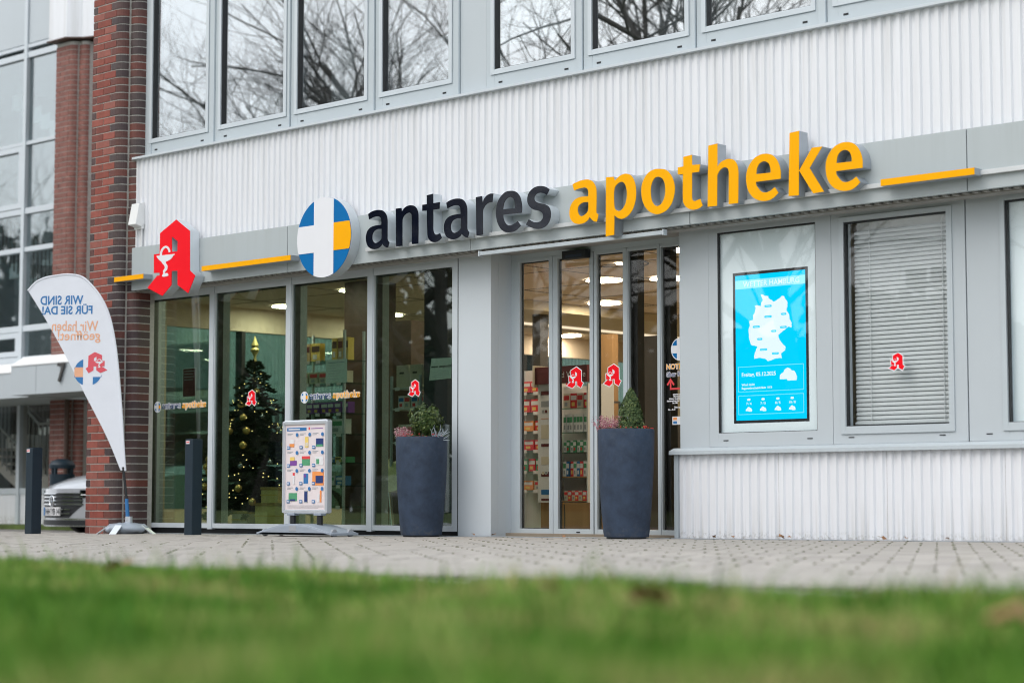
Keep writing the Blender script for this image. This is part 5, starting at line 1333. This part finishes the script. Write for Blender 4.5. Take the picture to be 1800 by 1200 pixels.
# rear furniture behind the door
t = slab('wood_panel', 'oak wall panel far behind the right door leaf', 'wall panel', -14.47, -14.22, 4.0, 4.1, FLZ, 2.22, 'wood')
MB().box(-14.33, -14.10, 3.8, 3.99, 1.44, 1.46).build('ledge', M['anth'], t)
for k, x in enumerate((-14.27, -14.17)):
    t = thing('jar', 'cream apothecary jar on the ledge, %s of two' % ('left' if k == 0 else 'right'), 'jar', (x, 3.88, 1.462))
    MB().lathe([(0, 0), (.036, 0), (.038, .07), (.028, .085), (.03, .09), (.03, .105), (0, .11)], (x, 3.88, 1.462), 16).build('body', M['cream'], t, smooth=True)
    MB().box(x - .015, x + .015, 3.838, 3.842, 1.495, 1.51).build('label_print', M['anth'], t)
slab('counter', 'dark grey service counter behind the sliding door', 'counter', -14.4, -13.2, 4.6, 5.2, FLZ, 1.22, 'anth')
slab('column', 'dark grey column behind the right side light of the door', 'column', -13.03, -12.75, 3.0, 3.3, FLZ, 2.06, 'anth')
slab('column', 'slim dark column at the back of the shop seen through the left door leaf', 'column', -16.34, -16.21, 5.0, 5.15, FLZ, 2.64, 'anth')
slab('wall_shelf', 'tall oak shelf at the far right behind the entrance', 'shelf', -11.9, -11.2, 2.9, 3.2, FLZ, 2.0, 'wood')
slab('carton', 'brown cardboard box on the floor behind the right side light', 'box', -11.50, -11.30, 1.4, 1.65, FLZ, .225, 'kraft')

# ---- notices on the glass
t = thing('notice_sheet', 'pale notice sheet taped to the third shopfront pane', 'notice', (-14.415, .028, 1.61))
MB().box(-14.57, -14.26, .0275, .0285, 1.505, 1.735).build('sheet', M['paper_g'], t)
for q in range(7): MB().box(-14.53 + .02 * (q % 2), -14.30 - .06 * (q % 3), .0265, .0272, 1.70 - .026 * q, 1.703 - .026 * q + (.006 if q == 0 else 0)).build('text_line', M['pgrey'], t)
t = thing('notice_sheet', 'pale curled notice sheet on the fourth pane above the left planter', 'notice', (-12.98, .028, 1.58))
MB().add([(-13.13, .03, 1.475), (-12.84, .03, 1.485), (-12.83, .03, 1.675), (-13.10, .03, 1.68), (-13.13, .045, 1.475), (-12.84, .045, 1.485)], [(0, 1, 2, 3)]).build('sheet', M['paper_g'], t)
for q, w_ in enumerate((.05, .035, .045)):
    MB().box(-13.10 + .052 * q, -13.10 + .052 * q + w_, .0285, .0293, 1.592, 1.606).build('text_line', M['anth'], t)
put('text', text_mesh('text', 'gesucht!', .034, M['anth'], on_wall(.035, -.0012, .012), bold=.0008), t)
for q in range(4): MB().box(-13.09, -12.88 + .01 * (q % 2), .0285, .0295, 1.555 - .018 * q, 1.5575 - .018 * q).build('text_line', M['pgrey'], t)
t = thing('notice_poster', 'dark red framed poster on the leftmost shopfront pane', 'poster', (-16.72, .03, 1.6))
MB().frame(-16.835, -16.615, 1.45, 1.755, .028, .036, .006, .006, .006, .006).build('frame', M['paper_g'], t)
MB().box(-16.829, -16.621, .030, .034, 1.456, 1.749).build('print', M['dkred'], t)
for q in range(4): MB().box(-16.81, -16.64 - .02 * (q % 2), .0285, .0298, 1.72 - .03 * q, 1.726 - .03 * q).build('text_line', M['pgrey'], t)
t = thing('emergency_sticker', 'white lettering with a round logo and a red arrow on the right side light', 'sticker', (-10.36, .288, 1.4))
def es(name, polys, m, d): put(name, curve_mesh(name, [[(x + 10.36, z - 1.4) for x, z in p] for p in polys], M[m], lambda u, v, w_: (u, -d, v)), t)
cx, cz, r = -10.368, 1.64, .097
ring = lambda q: [(cx + q * math.cos(2 * math.pi * k / 40), cz + q * math.sin(2 * math.pi * k / 40)) for k in range(40)]
es('white_ring', [ring(r)], 'whitef', .0005); es('blue_disc', [ring(r * .92)], 'blue', .001)
sh_ = lambda p: [(a + cx, b + cz) for a, b in p]
es('cross', [sh_(disc_part(-.033, .033, -9, 9, r * .93))], 'whitef', .0016)
es('cross', [sh_(disc_part(-r * .92, -.0331, -.033, .033, r * .93))], 'whitef', .0016)
es('yellow_field', [sh_(disc_part(.0331, r * .92, -.033, .033, r * .93))], 'yellow', .0016)
def et(s, x, z, size, m, bold=0, al='LEFT', d=.001):
    put('lettering', text_mesh('lettering', s, size, M[m], lambda u, v, w_: (x + 10.36 + u, -d, z - 1.4 + v), bold=bold, align=al), t)
et('NOTDIENST', -10.519, 1.474, .062, 'whitef', .004); et('NOTDIENST', -10.519, 1.474, .062, 'yellow', .0008, d=.0016)
et('über Klingel', -10.516, 1.412, .056, 'whitef', .004); et('über Klingel', -10.516, 1.412, .056, 'pdblue', .0003, d=.0016)
arr = [(-10.471, 1.397), (-10.428, 1.345), (-10.440, 1.333), (-10.463, 1.36), (-10.463, 1.313), (-10.30, 1.313), (-10.30, 1.298), (-10.479, 1.298), (-10.479, 1.36), (-10.502, 1.333), (-10.514, 1.345)]
es('arrow', [arr], 'pred', .0012)
for q, (s, x) in enumerate([('antares apotheke', -10.447), ('Pharmazeut', -10.44), ('Inhaber Apotheker', -10.49), ('Kartenzahlung hier', -10.513), ('Tel. 040', -10.455), ('', 0), ('Öffnungszeiten', -10.435), ('Mo. - Fr. 8', -10.50)]):
    if s: et(s, x, 1.253 - .0185 * q, .018, 'whitef', .0009)
es('card_logo', [rectp(-10.455, -10.36, 1.0, 1.07)], 'paper', .0008)
es('card_logo', [rectp(-10.445, -10.405, 1.04, 1.062)], 'porange', .0014); es('card_logo', [rectp(-10.445, -10.405, 1.008, 1.030)], 'pblue', .0014)

# ============================================================ CAR, BIN
CX, CY, CG = -22.62, 2.38, -.10
ca_, sb_ = math.cos(R(11)), math.sin(R(11))
def carpt(u, s, z): return (CX + u * ca_ + s * sb_, CY - u * sb_ + s * ca_, CG + z)
def car(pt, paint, label, loc, plate_text=None, group=None):
    t = thing('parked_car', label, 'car', loc, group)
    bow = lambda u, s: .42 * abs(u) ** 2.6 * max(0, 1 - s / 1.1)
    st = [(0.0, .20, .40, .60, .80, .70), (.06, .17, .42, .66, .84, .74), (.35, .17, .62, .76, .88, .80), (.85, .17, .72, .86, .91, .84), (1.25, .17, .80, .95, .92, .86), (2.4, .18, .86, .98, .92, .88), (3.6, .18, .88, 1.0, .91, .86), (4.3, .2, .86, 1.0, .88, .82), (4.55, .24, .78, .95, .80, .74)]
    b = MB(); us = [-1, -1, -1, -.96, -.55, 0, .55, .96, 1, 1, 1]
    rows = []
    for s, zb, zm, zt, wb, wt in st:
        row = []
        for k, u in enumerate(us):
            z = [zb, (zb + zm) / 2, zm, zt - .03, zt, zt + .015, zt, zt - .03, zm, (zb + zm) / 2, zb][k]
            wv = [wb * .97, wb, wb, wt, wt, wt, wt, wt, wb, wb, wb * .97][k]
            row.append(pt(u * wv, s + bow(u * wv / .9, s), z))
        rows.append(row)
    n = len(us)
    b.add([p for r in rows for p in r], [(i * n + j, i * n + j + 1, (i + 1) * n + j + 1, (i + 1) * n + j) for i in range(len(rows) - 1) for j in range(n - 1)] + [tuple(range(n)), tuple(range((len(rows) - 1) * n, len(rows) * n))])
    b.build('body', paint, t, smooth=True)
    c = MB(); rows = []
    for s, z, wv in ((1.15, .93, .80), (1.9, 1.38, .62), (2.4, 1.44, .62), (3.2, 1.40, .61), (4.1, 1.02, .74)):
        rows.append([pt(-wv - .08, s, .93), pt(-wv, s, z - .02), pt(-wv * .5, s, z), pt(wv * .5, s, z), pt(wv, s, z - .02), pt(wv + .08, s, .93)])
    c.add([p for r in rows for p in r], [(i * 6 + j, i * 6 + j + 1, i * 6 + j + 7, i * 6 + j + 6) for i in range(4) for j in range(5)])
    c.build('windows', M['g_car'], t, smooth=True)
    r_ = MB(); rows = []
    for s, z, wv in ((1.88, 1.385, .60), (2.4, 1.455, .61), (3.2, 1.41, .60), (3.4, 1.36, .60)):
        rows.append([pt(-wv, s, z - .015), pt(-wv * .5, s, z + .008), pt(wv * .5, s, z + .008), pt(wv, s, z - .015)])
    r_.add([p for r in rows for p in r], [(i * 4 + j, i * 4 + j + 1, i * 4 + j + 5, i * 4 + j + 4) for i in range(3) for j in range(3)])
    r_.build('roof', paint, t, smooth=True)
    def strip(u0, u1, z0, z1, off, name, m, sl=0, thick=.012):
        q = MB(); N = 28; vv = []
        for i in range(N + 1):
            u = u0 + (u1 - u0) * i / N
            for zz, oo in ((z0, off), (z1, off), (z1, off + thick), (z0, off + thick)):
                vv.append(pt(u, bow(u / .9, 0) - oo + .002, zz + sl * abs(u)))
        q.add(vv, [(i * 4 + j, i * 4 + (j + 1) % 4, i * 4 + 4 + (j + 1) % 4, i * 4 + 4 + j) for i in range(N) for j in range(4)])
        return q.build(name, m, t, smooth=True)
    strip(-.83, .83, .14, .62, -.006, 'bumper', paint)
    strip(-.60, .60, .41, .56, .008, 'grille', M['black'])
    for z in (.415, .462, .510, .555): strip(-.62, .62, z - .007, z + .007, .016, 'grille_bar', M['chrome'])
    q_ = MB()
    for i_ in range(10):
        z0_, z1_ = .235 + .0165 * i_, .235 + .0165 * (i_ + 1); ua, ub = .40 + .021 * i_, .40 + .021 * (i_ + 1)
        for j_ in range(12):
            f0, f1 = -1 + j_ / 6, -1 + (j_ + 1) / 6
            q_.add([pt(f * u_, bow(f * u_ / .9, 0) - .008, z_) for f, u_, z_ in ((f0, ua, z0_), (f1, ua, z0_), (f1, ub, z1_), (f0, ub, z1_))], [(0, 1, 2, 3)])
    q_.build('lower_grille', M['black'], t)
    for z in (.29, .345): strip(-.43, .43, z - .006, z + .006, .014, 'grille_bar', M['chrome'])
    strip(-.82, .82, .205, .228, .012, 'chrome_strip', M['chrome'])
    strip(-.80, .80, .13, .20, .009, 'lower_intake', M['black'])
    strip(-.84, .84, .118, .135, .02, 'front_lip', M['chrome'])
    for s_ in (-1, 1):
        strip(.58 * s_, .84 * s_, .50, .60, .012, 'headlight', M['g_car']); strip(.60 * s_, .82 * s_, .53, .545, .02, 'headlight_bar', M['whitef'])
        for sy in (.85, 3.7):
            w_ = MB(); N = 28
            for a in range(N): pass
            cen = (s_ * .80, sy, .33)
            def ring_(rr, u): return [pt(u, cen[1] + rr * math.cos(6.283 * q / N), cen[2] + rr * math.sin(6.283 * q / N)) for q in range(N)]
            loops = [ring_(.20, cen[0] - .10 * s_), ring_(.33, cen[0] - .10 * s_), ring_(.33, cen[0] + .09 * s_), ring_(.29, cen[0] + .105 * s_), ring_(.22, cen[0] + .10 * s_)]
            w_.add([p for l in loops for p in l], [(i * N + j, i * N + (j + 1) % N, (i + 1) * N + (j + 1) % N, (i + 1) * N + j) for i in range(4) for j in range(N)])
            wo = w_.build('wheel', M['tyre'], t, smooth=True)
            ri = MB(); l2 = [ring_(.22, cen[0] + .095 * s_), ring_(.05, cen[0] + .08 * s_)]
            ri.add([p for l in l2 for p in l], [(j, (j + 1) % N, N + (j + 1) % N, N + j) for j in range(N)] + [tuple(range(N, 2 * N))])
            ri.build('rim', M['chrome'], wo)
    # badge: a ring with a V over a W
    bz = .455
    q = MB(); q.tube([pt(.072 * math.cos(6.283 * k / 24), -.03, bz + .072 * math.sin(6.283 * k / 24)) for k in range(25)], .007, 6)
    q.tube([pt(-.026, -.03, bz + .066), pt(0, -.03, bz + .006), pt(.026, -.03, bz + .066)], .006, 5)
    q.tube([pt(-.058, -.03, bz + .04), pt(-.03, -.03, bz - .06), pt(0, -.03, bz - .002), pt(.03, -.03, bz - .06), pt(.058, -.03, bz + .04)], .006, 5)
    q.build('badge', M['chrome'], t)
    if plate_text:
        pz = .262
        def on_plate(u0, z0, d): return lambda u, v, w_: tuple(Vector(pt(u0 + u, -.032 - d, z0 + v)) - Vector(loc))
        pv = [pt(u, s, z) for u in (-.26, .26) for s in (-.030, -.012) for z in (pz, pz + .112)]
        MB().add(pv, [(0, 1, 3, 2), (4, 6, 7, 5), (0, 4, 5, 1), (2, 3, 7, 6), (0, 2, 6, 4), (1, 5, 7, 3)]).build('number_plate', M['paper'], t)
        put('plate_band', curve_mesh('plate_band', [rectp(0, .045, 0, .108)], M['pblue'], on_plate(-.257, pz + .002, .001)), t)
        put('plate_text', text_mesh('plate_text', plate_text, .115, M['black'], on_plate(-.195, pz + .016, .0015), bold=.003, space=.92), t)
    return t
car(carpt, M['carpaint'], 'silver car with a chrome grille parked behind the brick pillar', (CX, CY, CG), 'HH YB 141')
def carpt2(u, s, z):
    a = R(-62); return (-31.5 + u * math.cos(a) - s * math.sin(a), -16.8 + u * math.sin(a) + s * math.cos(a), -.1 + z)
car(carpt2, M['cardark'], 'dark car across the street, seen only as a reflection in the shopfront', (-31.5, -16.8, -.1))
t = thing('litter_bin', 'dark rounded litter bin with a hooded opening behind the silver car', 'litter bin', (-25.9, 4.75, -.03))
MB().lathe([(0, .0), (.17, .0), (.185, .02), (.19, .74), (.195, .80)], (-25.9, 4.75, -.03), 24).build('body', M['bollard'], t, smooth=True)
MB().lathe([(.195, .885), (.20, .94), (.16, 1.0), (.08, 1.03), (0, 1.035)], (-25.9, 4.75, -.03), 24).build('hood', M['bollard'], t, smooth=True)
for a in (20, 110, 200, 290):
    MB().box(-25.9 + .17 * math.cos(R(a)) - .02, -25.9 + .17 * math.cos(R(a)) + .02, 4.75 + .17 * math.sin(R(a)) - .02, 4.75 + .17 * math.sin(R(a)) + .02, .74, .90).build('hood_post', M['bollard'], t)

# ============================================================ FALLEN LEAVES
def fallen(x, y, z, s, lab, mcol=None):
    t = tag(leaf_obj(s), lab, 'leaf', 'fallen leaves'); t.location = (x, y, z); t.rotation_euler = (rng.uniform(-.5, .5), rng.uniform(-.5, .5), rng.uniform(0, 6))
def leaf_obj(s):
    N = 10; vv = [(0, 0, .0)]
    for k in range(N):
        a = 6.283 * k / N; r = s * (1 + .35 * math.cos(5 * a)) * .6
        vv.append((r * math.cos(a) * 1.3, r * math.sin(a), .25 * s * math.sin(2 * a) + rng.uniform(0, .1) * s))
    return MB().add(vv, [(0, k + 1, (k + 1) % N + 1) for k in range(N)]).build('fallen_leaf', M['leafb'], fix=False)
for k_, (x, y, s) in enumerate(sorted([(-9.68, -.17, .03), (-9.02, -.18, .045), (-8.95, -.17, .02), (-8.1, -.19, .04), (-7.9, -.17, .02), (-12.35, -.18, .02), (-12.12, -.16, .025), (-9.5, -.16, .02), (-7.55, -.18, .022), (-10.9, -.6, .03)])):
    fallen(x, y, gz(x) + .025, s, 'small brown fallen leaf at the foot of the facade, %s from the left' % ORD[k_])
for x, y, s, lab in [(-5.15, -9.25, .06, 'brown fallen leaf on the far edge of the lawn at the left'), (-2.17, -10.3, .065, 'tan fallen leaf lying in the grass at the right'), (-1.45, -10.35, .06, 'orange brown fallen leaf in the grass at the right edge'), (-2.72, -9.95, .035, 'dark brown fallen leaf in the grass near the paving')]:
    fallen(x, y, .185 - (.03 if x < -5 else 0), s, lab)

# ============================================================ BARE TREES ACROSS THE STREET (seen in the glass)
def bare_tree(x, y, h, seed, lab):
    r = random.Random(seed); b = MB()
    t = thing('bare_tree', lab, 'tree', (x, y, -.1), 'bare trees across the street')
    tk = MB(); count = [0]
    def grow(p, d, L, rad, lev):
        n = 4 if lev < 2 else 3; pts = [p]; rr = [rad]
        for j in range(n):
            d = (d + Vector((r.gauss(0, .16), r.gauss(0, .16), r.gauss(.03, .12)))).normalized(); pts.append(pts[-1] + d * L / n); rr.append(rad * (1 - .45 * (j + 1) / n))
        (tk if lev == 0 else b).tube(pts, rr, 7 if lev == 0 else (5 if lev < 3 else 3), cap=False)
        if lev >= 5: return
        k = [9, 6, 5, 4, 3][lev]
        for q in range(k):
            f = r.uniform(.35, 1.0) if lev else r.uniform(.28, 1.0); i = min(n - 1, int(f * n)); o = pts[i].lerp(pts[i + 1], f * n - i)
            ax = Vector((r.gauss(0, 1), r.gauss(0, 1), r.gauss(0, .35))); nd_ = (d * .8 + ax.normalized() * .85 + Vector((0, 0, .15))).normalized()
            grow(o, nd_, L * r.uniform(.48, .70), rr[i] * r.uniform(.40, .58), lev + 1)
    grow(Vector((x, y, -.1)), Vector((r.uniform(-.08, .08), r.uniform(-.08, .08), 1)).normalized(), h * .50, h * .0125, 0)
    tk.build('trunk', M['bark'], t, smooth=True, fix=False); b.build('crown', M['bark'], t, fix=False)
for k, (x, y, h) in enumerate(sorted([(-19.5, -15.5, 15), (-24, -18, 17), (-28.5, -15.5, 16), (-31.5, -20, 18), (-35, -16.5, 16), (-38.5, -19, 17), (-43, -16, 16), (-15.5, -19, 15), (-60, -17, 16), (-69, -20, 17), (-78, -16.5, 16)])):
    bare_tree(x, y, h, 30 + k, 'tall leafless tree mirrored in the windows, %s of the row from the left' % ORD[k])
hb = MB()  # unseen greenery added and shaped to darken the reflections in the panes
def hedge_top(x): return (11.5 + 1.5 * math.sin(x * .31) + 1.1 * math.sin(x * .83) if x < -64 else 4.8 if x > -41 else 8.6 if x < -44 else 4.8 + 3.8 * (-41 - x) / 3)
for _ in range(36000):
    x = rng.uniform(-115, 10); y = -27 + rng.uniform(-1.2, 1.2); z = rng.uniform(0, hedge_top(x) + .6 * math.sin(x * .7) + .4 * math.sin(x * 2.1))
    s_ = rng.uniform(.12, .34); d = Vector((rng.gauss(0, 1), rng.gauss(0, 1), rng.gauss(0, 1))).normalized(); e_ = d.orthogonal().normalized(); o = Vector((x, y, z))
    hb.add([o - e_ * s_, o + d.cross(e_) * s_, o + e_ * s_, o - d.cross(e_) * s_], [(0, 1, 2, 3)])
th = thing('added_hedge', 'long dark evergreen hedge across the lawn, put in to darken the reflections in the glass', 'added_hedge', (-32, -27, -.1))
hb.build('foliage', M['added_hedge'], th, fix=False)
MB().box(-43, 10, -27.6, -26.6, -.1, 4.0).box(-115, -43.01, -27.6, -26.6, -.1, 7.7).build('inner_mass', M['added_hedge'], th)
